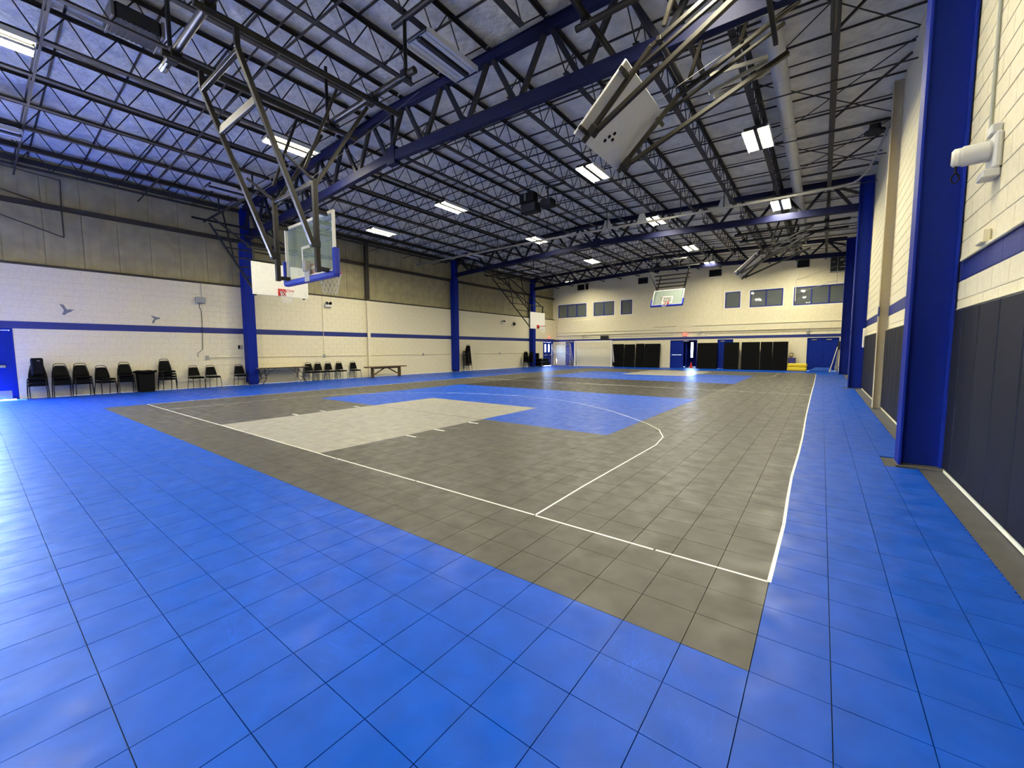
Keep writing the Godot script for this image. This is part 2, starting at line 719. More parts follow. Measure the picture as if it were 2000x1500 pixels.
func build_floor() -> void:
	var slab := struct("floor", MB.new().box(v(XL - 0.8, -0.6, ZN - 0.5), v(XR + 0.8, -0.05, ZF + 14.0)), M.concrete, "dark concrete slab under interlocking sports tiles")
	var names := ["tile_blue", "tile_grey", "tile_light", "tile_dark"]
	var kind := func(x: float, z: float) -> int:
		if x < -50.0 or x > 0.0 or z < 0.0 or z > 94.0:
			return 0
		if x > -31.5 and x < -18.5 and ((z > 3.0 and z < 22.0) or (z > 72.0 and z < 91.0)):
			return 2
		if x > -41.0 and x < -9.0:
			if z > 36.0 and z < 58.0:
				return 3
			if (z > 15.0 and z < 36.0) or (z > 58.0 and z < 79.0):
				return 0
		return 1
	var tiles := []
	for zi in range(-25, 106):
		var xs := [XL]
		for xi in range(-67, 5):
			xs.append(float(xi))
		if (zi >= 3 and zi < 22) or (zi >= 72 and zi < 91):
			xs = [XL]
			for xi in range(-67, -31):
				xs.append(float(xi))
			for k in 14:
				xs.append(-31.5 + k)
			for xi in range(-18, 5):
				xs.append(float(xi))
		for i in xs.size() - 1:
			var x0: float = xs[i]
			var x1: float = xs[i + 1]
			if x1 - x0 < 0.2:
				continue
			var notch := false
			for g in GIRDERS:
				if x0 >= 2.9 and zi >= g - 1.1 and zi < g + 0.9:
					notch = true
			if notch:
				continue
			var c := Vector3((x0 + x1) * 0.5, 0, zi + 0.5)
			var p := pix(c)
			var seen := p.z > 0.5 and p.x > -40.0 and p.x < 2040.0 and p.y > 0.0 and p.y < 1560.0
			tiles.append([p.z if seen else 1e5 + absf(p.z), c, x1 - x0, kind.call(c.x, c.z)])
	tiles.sort_custom(func(a, b): return a[0] < b[0])
	rng.seed = 77
	var shared := {}
	var rest := [MB.new(), MB.new(), MB.new(), MB.new()]
	for i in tiles.size():
		var t: Array = tiles[i]
		var tilt := Vector2(rng.randfn(0.0, 0.0012), rng.randfn(0.0, 0.0012))
		if i < 300:
			var key := "%d_%.2f" % [t[3], t[2]]
			if not shared.has(key):
				var mb := MB.new()
				add_tile(mb, Vector3.ZERO, t[2], Vector2.ZERO)
				shared[key] = mb.mesh()
			var o := MeshInstance3D.new()
			o.name = "tile"
			o.mesh = shared[key]
			o.material_override = M[names[t[3]]]
			slab.add_child(o, true)
			o.position = v(t[1].x, 0, t[1].z) - slab.position
			o.rotation = Vector3(tilt.x, 0, tilt.y)
		else:
			add_tile(rest[t[3]], v(t[1].x, 0, t[1].z), t[2], tilt)
	var am := ArrayMesh.new()
	for k in 4:
		rest[k].mesh(-slab.position)
		am.add_surface_from_arrays(Mesh.PRIMITIVE_TRIANGLES, rest[k].arrays())
		am.surface_set_material(k, M[names[k]])
	var so := MeshInstance3D.new()
	so.name = "tiles_beyond"
	so.mesh = am
	so.set_meta("kind", "stuff")
	slab.add_child(so, true)
	# connector loops along the open edge of the tiles
	var loops := MB.new()
	for k in 560:
		var z := -8.0 + k * 0.2
		loops.box(v(4.0, -0.045, z), v(4.05, -0.02, z + 0.1))
	part(slab, "edge_loops", loops, M.tile_blue, "stuff")

	# taped and painted court lines: thin strips on the tiles
	var t0 := 0.0035
	var line := func(a: Vector2, b: Vector2, w: float, m: Material) -> void:
		var mb := MB.new()
		mb.bar(v(a.x, t0 * 0.5, a.y), v(b.x, t0 * 0.5, b.y), w * F, t0 * F)
		part(slab, "court_line", mb, m)
	var wj := 0.062
	for zb in [3.0, 91.0]:
		var cuts := [-50.0, -30.4, -18.2, -16.9, -11.4, -5.95, -2.4, 0.0] if zb < 50.0 else [-50.0, -25.0, 0.0]
		for i in cuts.size() - 1:
			line.call(Vector2(cuts[i] + 0.03, zb + 0.02 * sin(i * 2.0)), Vector2(cuts[i + 1] - 0.03, zb + 0.02 * sin(i * 2.0 + 1.0)), wj, M.line_white)
	for xb in [-50.0, 0.0]:
		var zc := [3.0, 6.6, 9.3, 12.0, 16.5, 21.0, 30.0, 47.0, 64.0, 91.0]
		for i in zc.size() - 1:
			var o := 0.04 * sin(i * 1.7)
			line.call(Vector2(xb + o, zc[i]), Vector2(xb + 0.04 * sin(i * 1.7 + 1.7), zc[i + 1] - 0.04), wj * 1.25, M.line_white)
	line.call(Vector2(-50, 47), Vector2(0, 47), 0.11, M.line_white)
	for end in 2:
		var q := func(x: float, z: float) -> Vector2: return Vector2(x, z if end == 0 else 94.0 - z)
		var arc := [q.call(-5.95, 3.05), q.call(-6.0, 6.3), q.call(-5.97, 10.4), q.call(-5.95, 14.2), q.call(-6.25, 16.4), q.call(-7.1, 18.4), q.call(-8.35, 20.0), q.call(-10.2, 21.8), q.call(-12.4, 23.8), q.call(-14.8, 25.4), q.call(-17.3, 26.9), q.call(-20.0, 27.9), q.call(-25.0, 28.6), q.call(-30.0, 28.0), q.call(-33.0, 26.8), q.call(-36.0, 25.2), q.call(-39.8, 21.8), q.call(-41.6, 20.0), q.call(-43.7, 16.4), q.call(-44.0, 14.2), q.call(-44.0, 3.05)]
		for i in arc.size() - 1:
			line.call(arc[i], arc[i + 1], wj, M.line_white)
		line.call(q.call(-31.5, 14.9), q.call(-18.5, 14.9), 0.12, M.line_dark)
		for k in [8.2, 10.4, 13.5]:
			for s: float in [-1.0, 1.0]:
				line.call(q.call(-25.0 + s * 6.55, k), q.call(-25.0 + s * 7.4, k), 0.14, M.line_white)
		line.call(q.call(-12.6, 13.6), q.call(-15.6, 6.6), 0.05, M.line_dark)


func add_tile(mb: MB, c: Vector3, w: float, tilt: Vector2) -> void:
	var g := 0.0065
	var hx := w * 0.5 - g
	var hz := 0.5 - g
	var up := func(x: float, z: float, y: float) -> Vector3:
		return c + Vector3(x * F, y * F + (x * tilt.y - z * tilt.x) * F, -z * F)
	var top: Array[Vector3] = []
	var low: Array[Vector3] = []
	for p in [[-1, -1], [1, -1], [1, 1], [-1, 1]]:
		top.append(up.call(hx * p[0], hz * p[1], 0.0))
		low.append(up.call(hx * p[0], hz * p[1], -0.048))
	mb.quad(top[0], top[1], top[2], top[3], Vector3.UP)
	for k in 4:
		var k2 := (k + 1) % 4
		mb.quad(top[k], top[k2], low[k2], low[k], (top[k] + top[k2]) * 0.5 - c)


const DOOR_NEAR := [-14.2, -3.9, 0.0, 7.5]
const DOOR_ROLL := [-21.5, -15.5, 0.0, 10.0]     # roll-up door, open, outside the picture
const DOOR_FAR := [99.3, 105.3, 0.0, 7.5]
const FAR_DOORS := [[-63.4, -60.3, 0.0, 7.3], [-31.6, -24.9, 0.0, 7.3], [-20.2, -16.7, 0.0, 7.3], [-2.0, 3.6, 0.0, 7.3]]
const WINDOWS := [[-66.0, -56.3, 14.85, 18.85, 3], [-53.9, -47.5, 14.85, 18.85, 2], [-45.5, -42.2, 14.85, 18.85, 1], [-18.8, -15.5, 14.85, 18.75, 1], [-13.5, -6.9, 14.75, 18.7, 2], [-4.9, 4.6, 14.6, 18.65, 3]]


func build_walls() -> void:
	# left wall: painted blockwork below, metal siding above
	var wl := struct("wall_left", holed("x", XL - 0.02, XL - 0.7, ZN, ZF + 0.6, 0.0, 14.25, [DOOR_NEAR, DOOR_FAR, DOOR_ROLL]), M.wall_cream, "long cream block wall with a blue stripe and olive siding above")
	blocks_on(wl, XL, 1.0, block_rects(ZN, ZF, 0.0, 14.25, [DOOR_NEAR, DOOR_FAR, DOOR_ROLL]), 0)
	var backing := MB.new().box(v(XL - 0.62, 14.25, ZN), v(XL - 0.95, 27.0, ZF + 0.6))
	part(wl, "siding_backing", backing, M.siding)
	var z := ZN
	while z < ZF - 0.1:
		var z1 := minf(z + 3.0, ZF)
		for lv in [[14.5, 20.7], [21.1, 26.6]]:
			var mb := MB.new()
			mb.box(v(XL - 0.62, lv[0], z + 0.02), v(XL - 0.52, lv[1], z1 - 0.02), 0.006)
			for k in 3:
				var zz := z + (z1 - z) * (k + 0.5) / 3.0
				mb.box(v(XL - 0.52, lv[0], zz - 0.07), v(XL - 0.49, lv[1], zz + 0.07), 0.003)
			part(wl, "siding_sheet", mb, M.siding)
		z = z1
	part(wl, "sill_angle", MB.new().box(v(XL - 0.62, 14.25, ZN), v(XL + 0.05, 14.5, ZF), 0.01), M.siding_steel)
	var girt := MB.new().box(v(XL - 0.62, 20.65, ZN), v(XL - 0.1, 20.75, ZF)).box(v(XL - 0.15, 20.65, ZN), v(XL - 0.08, 21.15, ZF)).box(v(XL - 0.6, 21.05, ZN), v(XL - 0.1, 21.15, ZF))
	part(wl, "girt", girt, M.siding_steel)
	part(wl, "eave_channel", MB.new().box(v(XL - 0.62, 25.0, ZN), v(XL - 0.2, 25.5, ZF), 0.01), M.siding_steel)

	# right wall: blockwork to the roof
	var wr := struct("wall_right", MB.new().box(v(XR + 0.02, 0, ZN), v(XR + 0.7, 27.0, ZF + 0.6)), M.wall_cream, "cream block wall with a blue stripe and navy pads")
	blocks_on(wr, XR, -1.0, block_rects(ZN, ZF, 0.0, 26.25, []), 300)

	# wall behind the camera
	struct("wall_rear", MB.new().box(v(XL - 0.9, 0, ZN), v(XR + 0.7, 28.0, ZN - 0.6)), M.wall_smooth, "plain cream wall behind the lowered glass goal")

	# far wall: recessed below, a long upper box with windows above
	var holes := []
	for w in WINDOWS:
		holes.append([w[0], w[1], w[2], w[3]])
	var wf := struct("wall_far", holed("z", ZF, ZF + 0.6, XL - 0.7, XR + 0.7, 0.0, 9.6, FAR_DOORS), M.wall_smooth, "cream end wall with blue doors and a row of dark upper windows")
	part(wf, "upper_face", holed("z", ZF - 0.15, ZF + 0.6, -66.4, XR, 9.6, 28.0, holes), M.wall_smooth)
	part(wf, "upper_return", MB.new().box(v(XL - 0.7, 9.6, ZF), v(-66.4, 28.0, ZF + 0.6)), M.wall_smooth)
	part(wf, "apron", MB.new().box(v(-66.4, 9.6, ZF - 0.32), v(XR, 13.9, ZF - 0.15), 0.01), M.wall_smooth)
	part(wf, "ledge_pipe_chase", MB.new().box(v(-66.4, 9.35, ZF - 0.36), v(XR, 9.6, ZF + 0.05), 0.01), M.wall_smooth)
	part(wf, "blue_stripe", MB.new().box(v(XL, 7.45, ZF - 0.02), v(XR, 8.1, ZF + 0.01)), M.wall_blue)
	# rooms behind the end wall keep the sky out
	var rb := MB.new()
	rb.box(v(XL - 0.7, 9.9, ZF + 13.0), v(XR + 0.7, 28.0, ZF + 13.5))
	rb.box(v(XL - 0.7, 9.6, ZF + 0.6), v(XR + 0.7, 9.9, ZF + 13.5))
	rb.box(v(XL - 1.2, 9.6, ZF + 0.6), v(XL - 0.7, 28.0, ZF + 13.5))
	rb.box(v(XR + 0.7, 9.6, ZF + 0.6), v(XR + 1.2, 28.0, ZF + 13.5))
	rb.box(v(XL - 0.7, 24.0, ZF + 0.6), v(XR + 0.7, 24.3, ZF + 13.5))
	struct("wall_upstairs", rb, M.interior_paint, "dark unlit rooms behind the upper windows")
	var vb := MB.new()
	vb.box(v(-35.5, 0, ZF + 0.6), v(-35.0, 9.6, ZF + 9.0))
	vb.box(v(-22.5, 0, ZF + 0.6), v(-22.0, 9.6, ZF + 9.0))
	vb.box(v(-35.5, 0, ZF + 9.0), v(-28.6, 9.6, ZF + 9.5))
	vb.box(v(-28.0, 0, ZF + 9.0), v(-22.0, 9.6, ZF + 9.5))
	vb.box(v(-28.6, 0, ZF + 9.0), v(-28.0, 2.6, ZF + 9.5))
	vb.box(v(-28.6, 6.8, ZF + 9.0), v(-28.0, 9.6, ZF + 9.5))
	struct("wall_vestibule", vb, M.door_blue, "blue painted vestibule behind the open door")

	# sunlit pavement outside the left doors
	struct("pavement", MB.new().box(v(XL - 0.75, -0.7, -60.0), v(-110.0, -0.1, 130.0)), M.pavement, "sunlit concrete pavement outside the left doors")

	for i in WINDOWS.size():
		build_window(i)
	build_ceiling()


func build_window(i: int) -> void:
	var w: Array = WINDOWS[i]
	var n: int = w[4]
	var y0: float = w[2]
	var y1: float = w[3]
	var zf := ZF - 0.15
	var fr := MB.new()
	var t := 0.22
	fr.box(v(w[0], y0, zf - 0.05), v(w[1], y0 + t, zf + 0.3), 0.006)
	fr.box(v(w[0], y1 - t, zf - 0.05), v(w[1], y1, zf + 0.3), 0.006)
	for k in n + 1:
		var x: float = lerpf(w[0] + t * 0.5, w[1] - t * 0.5, float(k) / n)
		fr.box(v(x - t * 0.5, y0 + t, zf - 0.05), v(x + t * 0.5, y1 - t, zf + 0.3), 0.006)
	var o := struct("window_%d" % (i + 1), fr, M.frame_blue, "dark upper window with a blue frame and %d panes" % n if n > 1 else "single dark upper window with a blue frame")
	var tr := MB.new()
	tr.box(v(w[0] - 0.22, y0 - 0.2, zf - 0.03), v(w[1] + 0.2, y0, zf + 0.02))
	tr.box(v(w[0] - 0.22, y1, zf - 0.03), v(w[1] + 0.2, y1 + 0.2, zf + 0.02))
	tr.box(v(w[0] - 0.22, y0, zf - 0.03), v(w[0], y1, zf + 0.02))
	tr.box(v(w[1], y0, zf - 0.03), v(w[1] + 0.2, y1, zf + 0.02))
	part(o, "white_trim", tr, M.white_paint)
	for k in n:
		var a: float = lerpf(w[0] + t * 0.5, w[1] - t * 0.5, float(k) / n) + t * 0.5
		var b: float = lerpf(w[0] + t * 0.5, w[1] - t * 0.5, float(k + 1) / n) - t * 0.5
		part(o, "pane", MB.new().box(v(a, y0 + t, zf + 0.14), v(b, y1 - t, zf + 0.16)), M.window_glass)


func build_ceiling() -> void:
	var sl := MB.new()
	for s in 2:
		var xe: float = XL - 1.0 if s == 0 else XR + 0.8
		var a := v(xe, deck(xe) + 0.25, ZN - 0.6)
		var b := v(RIDGE, deck(RIDGE) + 0.25, ZN - 0.6)
		var c := v(RIDGE, deck(RIDGE) + 0.25, ZF + 14.0)
		var d := v(xe, deck(xe) + 0.25, ZF + 14.0)
		var h := Vector3(0, 0.6 * F, 0)
		sl.quad(a, b, c, d, Vector3.DOWN).quad(a + h, b + h, c + h, d + h, Vector3.UP)
		sl.quad(a, d, d + h, a + h, Vector3.LEFT if s == 0 else Vector3.RIGHT)
		sl.quad(a, b, b + h, a + h, Vector3.BACK).quad(d, c, c + h, d + h, Vector3.FORWARD)
	var ce := struct("ceiling", sl, M.vinyl_roof, "low gabled roof lined with pale grey vinyl insulation")
	rng.seed = 5
	var z := ZN
	while z < ZF - 0.5:
		var z1 := minf(z + 3.9, ZF + 0.2)
		for s in 2:
			var xe: float = XL - 0.55 if s == 0 else XR
			var pts := []
			var nx := 15
			var sag := rng.randf_range(0.08, 0.20)
			var ph := rng.randf() * TAU
			for j in 6:
				var t := j / 5.0
				for i in nx:
					var x := lerpf(xe, RIDGE, i / float(nx - 1))
					var y := deck(x) + 0.2 - 0.16 - sag * 4.0 * t * (1.0 - t) * (0.75 + 0.25 * sin(i * 1.3 + ph))
					pts.append(v(x, y, lerpf(z, z1, t)))
			part(ce, "insulation_strip", MB.new().grid(pts, nx, Vector3.DOWN), M.vinyl_roof)
			var st := MB.new()
			st.bar(v(xe, deck(xe) - 0.02, z), v(RIDGE, deck(RIDGE) - 0.02, z), 0.12 * F, 0.10 * F)
			part(ce, "seam_strap", st, M.joist_steel)
		z = z1


# ------------------------------------------------------------------ doors
func build_doors() -> void:
	# double door by the camera end of the left wall: one leaf shut, the other swung outside, daylight in the gap
	var d := DOOR_NEAR
	var fr := MB.new()
	fr.box(v(XL + 0.03, 0, d[0]), v(XL - 0.72, d[3], d[0] + 0.2), 0.006)
	fr.box(v(XL + 0.03, 0, d[1] - 0.2), v(XL - 0.72, d[3], d[1]), 0.006)
	fr.box(v(XL + 0.03, d[3] - 0.2, d[0] + 0.2), v(XL - 0.72, d[3], d[1] - 0.2), 0.006)
	var n1 := struct("door_1", fr, M.door_blue, "blue double door in the left wall with daylight at its open leaf")
	var leaf := part(n1, "door_leaf", MB.new().box(v(XL + 0.02, 0.04, -7.0), v(XL - 0.13, 7.28, d[1] - 0.2), 0.004), M.door_blue)
	part(leaf, "push_bar", MB.new().box(v(XL + 0.02, 3.35, -6.8), v(XL + 0.22, 3.65, -4.6), 0.01), M.chrome)
	part(leaf, "kick_plate", MB.new().box(v(XL + 0.02, 0.12, -6.9), v(XL + 0.03, 0.95, -4.35)), M.chrome)
	part(leaf, "glazing_bead", MB.new().box(v(XL + 0.02, 4.4, -5.2), v(XL + 0.05, 6.8, -5.1)).box(v(XL + 0.02, 4.4, -4.5), v(XL + 0.05, 6.8, -4.42)), M.door_blue)
	var ol := part(n1, "open_leaf", MB.new().box(v(XL - 0.75, 0.04, d[0] + 0.2), v(XL - 3.75, 7.28, d[0] + 0.35), 0.004), M.door_blue)
	part(ol, "push_bar", MB.new().box(v(XL - 0.8, 3.35, d[0] + 0.35), v(XL - 3.2, 3.65, d[0] + 0.55), 0.01), M.chrome)

	# glazed double door in the left wall beside the end wall
	d = DOOR_FAR
	var f2 := MB.new()
	f2.box(v(XL + 0.03, 0, d[0]), v(XL - 0.72, d[3], d[0] + 0.2), 0.006)
	f2.box(v(XL + 0.03, 0, d[1] - 0.2), v(XL - 0.72, d[3], d[1]), 0.006)
	f2.box(v(XL + 0.03, d[3] - 0.2, d[0] + 0.2), v(XL - 0.72, d[3], d[1] - 0.2), 0.006)
	var n2 := struct("door_2", f2, M.door_blue, "blue double door with tall bright glass lites at the far end of the left wall")
	for k in 2:
		var a: float = d[0] + 0.2 + k * 2.8
		var lites := [[100.6, 101.4, 4.3, 6.65]] if k == 0 else [[102.6, 103.4, 4.3, 6.65]]
		var lf := part(n2, "door_leaf", holed("x", XL - 0.2, XL - 0.35, a, a + 2.78, 0.03, 7.28, lites), M.door_blue)
		for l in lites:
			part(lf, "pane", MB.new().box(v(XL - 0.27, l[2], l[0]), v(XL - 0.29, l[3], l[1])), M.door_glass)
		part(lf, "push_bar", MB.new().box(v(XL - 0.2, 3.2, a + 0.3), v(XL - 0.02, 3.45, a + 2.4), 0.01), M.chrome)

	# doors of the end wall
	var labels := ["single blue door behind the net frame in the end wall", "blue end-wall doorway with one leaf open to a vestibule", "single blue door between black folding mats", "blue double door beside the yellow mat"]
	for i in 4:
		d = FAR_DOORS[i]
		var f := MB.new()
		f.box(v(d[0], 0, ZF - 0.05), v(d[0] + 0.2, d[3], ZF + 0.6), 0.006)
		f.box(v(d[1] - 0.2, 0, ZF - 0.05), v(d[1], d[3], ZF + 0.6), 0.006)
		f.box(v(d[0] + 0.2, d[3] - 0.2, ZF - 0.05), v(d[1] - 0.2, d[3], ZF + 0.6), 0.006)
		var nd := struct("door_%d" % (i + 3), f, M.door_blue, labels[i])
		var leaves := [[d[0] + 0.22, d[1] - 0.22]] if i in [0, 2] else [[d[0] + 0.22, (d[0] + d[1]) * 0.5 - 0.01], [(d[0] + d[1]) * 0.5 + 0.01, d[1] - 0.22]]
		for k in leaves.size():
			var e: Array = leaves[k]
			if i == 1 and k == 1:
				var sw := part(nd, "open_leaf", holed("x", -27.7, -27.85, ZF + 0.6, ZF + 3.7, 0.04, 7.08, [[ZF + 1.3, ZF + 1.9, 3.6, 6.6]]), M.door_blue)
				part(sw, "pane", MB.new().box(v(-27.77, 3.6, ZF + 1.3), v(-27.79, 6.6, ZF + 1.9)), M.door_glass)
				part(nd, "door_closer", MB.new().box(v(-28.2, 6.9, ZF - 0.1), v(-26.9, 7.1, ZF - 0.35), 0.01), M.galv)
				continue
			var lf := part(nd, "door_leaf", MB.new().box(v(e[0], 0.04, ZF + 0.1), v(e[1], 7.08, ZF + 0.25), 0.004), M.door_blue)
			if i == 1:
				part(lf, "push_bar", MB.new().box(v(e[0] + 0.2, 3.3, ZF - 0.1), v(e[1] - 0.3, 3.55, ZF + 0.1), 0.01), M.chrome)
			elif i == 3:
				part(lf, "closer", MB.new().box(v(e[0] + 0.6, 6.75, ZF - 0.1), v(e[0] + 1.5, 6.95, ZF + 0.1), 0.01), M.galv)
				if k == 1:
					part(lf, "knob", MB.new().lathe(v(e[0] + 0.15, 3.4, ZF + 0.1), Vector3(0, 0, 1), [[0.02, 0], [0.02, 0.03], [0.04, 0.05], [0.03, 0.08], [0, 0.085]], 10), M.chrome)
			else:
				part(lf, "closer", MB.new().box(v(e[0] + 0.5, 6.75, ZF - 0.1), v(e[0] + 1.4, 6.95, ZF + 0.1), 0.01), M.galv)
		if i in [0, 2, 3]:
			# the shut rooms behind
			var rb := MB.new()
			rb.box(v(d[0] - 0.5, 0, ZF + 0.61), v(d[1] + 0.5, 9.6, ZF + 0.9))
			part(nd, "door_stop", rb, M.door_blue)


# ------------------------------------------------------------------ steel frame
func i_column(x_room: float, x_wall: float, z: float, top: float, side: String, where_: String) -> void:
	var s := 1.0 if x_wall > x_room else -1.0
	var t := thing("steel_column", "tall blue steel column on the %s wall, %s" % [side, where_], "column", v((x_room + x_wall) * 0.5, 0, z), "blue columns along the walls")
	part(t, "flange", MB.new().box(v(x_room, 0, z - 0.55), v(x_room + s * 0.09, top, z + 0.55), 0.004), M.column_blue)
	part(t, "web", MB.new().box(v(x_room + s * 0.09, 0, z - 0.05), v(x_wall - s * 0.09, top, z + 0.05)), M.column_blue)
	part(t, "wall_flange", MB.new().box(v(x_wall - s * 0.09, 0, z - 0.3), v(x_wall, top, z + 0.3), 0.004), M.column_blue)
	part(t, "base_plate", MB.new().box(v(x_room - s * 0.08, -0.04, z - 0.7), v(x_wall, 0.02, z + 0.7), 0.004), M.concrete if side == "right" else M.white_paint)
	if side == "left":
		var cl := MB.new()
		cl.box(v(x_room + 0.05, 0.35, z - 0.62), v(x_wall + 0.01, 20.7, z - 0.56), 0.004)
		cl.box(v(x_room + 0.05, 0.35, z + 0.56), v(x_wall + 0.01, 20.7, z + 0.62), 0.004)
		cl.box(v(x_room, 0.35, z - 0.62), v(x_room + 0.06, 20.7, z + 0.62), 0.004)
		part(t, "cladding", cl, M.column_blue)


func build_frame() -> void:
	var places := ["at the girder nearest the double door", "at the middle girder", "at the girder before the end wall"]
	for i in 3:
		var z: float = GIRDERS[i]
		var zl: float = [18.35, 60.85, 92.5][i]
		i_column(-66.15, XL, zl, 25.3, "left", places[i])
		i_column(3.45, 4.8, z, 25.3, "right", places[i])
		build_girder(z, zl, [22.95, 23.7, 24.2][i], places[i])
	# wind posts half way along the bays
	for s in [["left", XL + 0.55, XL, 38.5], ["right", 4.2, 4.83, 38.0]]:
		var t := thing("wind_post", "slim cream painted steel post on the %s wall between two blue columns" % s[0], "post", v(s[1], 0, s[3]))
		var d: float = signf(s[2] - s[1])
		var h := 14.2 if s[0] == "left" else 25.6
		var pm: Material = M.wall_smooth if s[0] == "left" else M.post_tan
		part(t, "flange", MB.new().box(v(s[1], 0, s[3] - 0.3), v(s[1] + d * 0.06, h, s[3] + 0.3), 0.004), pm)
		part(t, "web", MB.new().box(v(s[1] + d * 0.06, 0, s[3] - 0.04), v(s[2], h, s[3] + 0.04)), pm)
		if s[0] == "left":
			part(t, "upper_post", MB.new().box(v(s[1] + 0.06, 14.55, s[3] - 0.35), v(s[1] - 0.40, 25.0, s[3] + 0.35), 0.01), M.siding_steel)
		else:
			part(t, "painted_band", MB.new().box(v(s[1] - 0.004, 7.5, s[3] - 0.304), v(s[1] + 0.066, 8.25, s[3] + 0.304)), M.wall_blue)
	build_joists()


func build_girder(zr: float, zl: float, bc0: float, at: String) -> void:
	var t := thing("roof_girder", "dark blue roof truss girder spanning the hall, %s" % at, "girder", v(RIDGE, bc0 - 2.0, (zr + zl) * 0.5))
	var zx := func(x: float) -> float: return lerpf(zr, zl, (3.45 - x) / 69.6)
	var z := zx.call(RIDGE) as float
	var bc := func(x: float) -> float: return bc0 - 0.040 * absf(x - RIDGE)
	for s in 2:
		var xe: float = -66.1 if s == 0 else 3.5
		part(t, "top_chord", MB.new().bar(v(xe, deck(xe) - 0.75, zx.call(xe)), v(RIDGE, deck(RIDGE) - 0.75, z), 0.55 * F, 0.55 * F, Vector3.UP, 0.006), M.girder_blue)
		part(t, "top_angle", MB.new().bar(v(xe, deck(xe) - 0.46, zx.call(xe)), v(RIDGE, deck(RIDGE) - 0.46, z), 0.8 * F, 0.06 * F), M.girder_blue)
		part(t, "bottom_chord", MB.new().bar(v(xe, bc.call(xe) - 0.42, zx.call(xe)), v(RIDGE, bc.call(RIDGE) - 0.42, z), 0.5 * F, 0.84 * F, Vector3.UP, 0.006), M.girder_blue)
	part(t, "splice_plate", MB.new().box(v(RIDGE - 0.6, bc0 - 1.15, z - 0.32), v(RIDGE + 0.6, bc0 + 0.35, z + 0.32), 0.01), M.girder_blue)
	for k in range(0, 14):
		var xt := 0.5 - 5.0 * k
		for e in [-2.5, 2.5]:
			var xb: float = xt + e
			if xb > 3.4 or xb < -66.0:
				continue
			part(t, "diagonal", MB.new().bar(v(xt + e * 0.12, deck(xt) - 1.0, zx.call(xt)), v(xb - e * 0.12, bc.call(xb), zx.call(xb)), 0.33 * F, 0.30 * F, Vector3(0, 0, 1), 0.004), M.web_dark)
	part(t, "post", MB.new().box(v(RIDGE - 0.14, bc0, z - 0.15), v(RIDGE + 0.14, deck(RIDGE) - 1.0, z + 0.15), 0.004), M.web_dark)
	# end struts to the columns
	part(t, "end_strut", MB.new().bar(v(3.4, bc.call(3.4) + 1.2, zr), v(0.7, deck(0.5) - 1.0, zr), 0.3 * F, 0.3 * F), M.web_dark)
	part(t, "end_strut", MB.new().bar(v(-66.0, bc.call(-66.0) + 1.2, zl), v(-64.7, deck(-64.5) - 1.0, zl), 0.3 * F, 0.3 * F), M.web_dark)


const ORD := ["nearest", "second", "third", "fourth", "fifth", "sixth", "seventh", "eighth", "ninth", "tenth", "eleventh", "twelfth", "thirteenth", "fourteenth"]

# "nearest to the X" or "third from the X"
func nth(i: int, what: String) -> String:
	return ("nearest to " if i == 0 else ORD[i] + " from ") + what


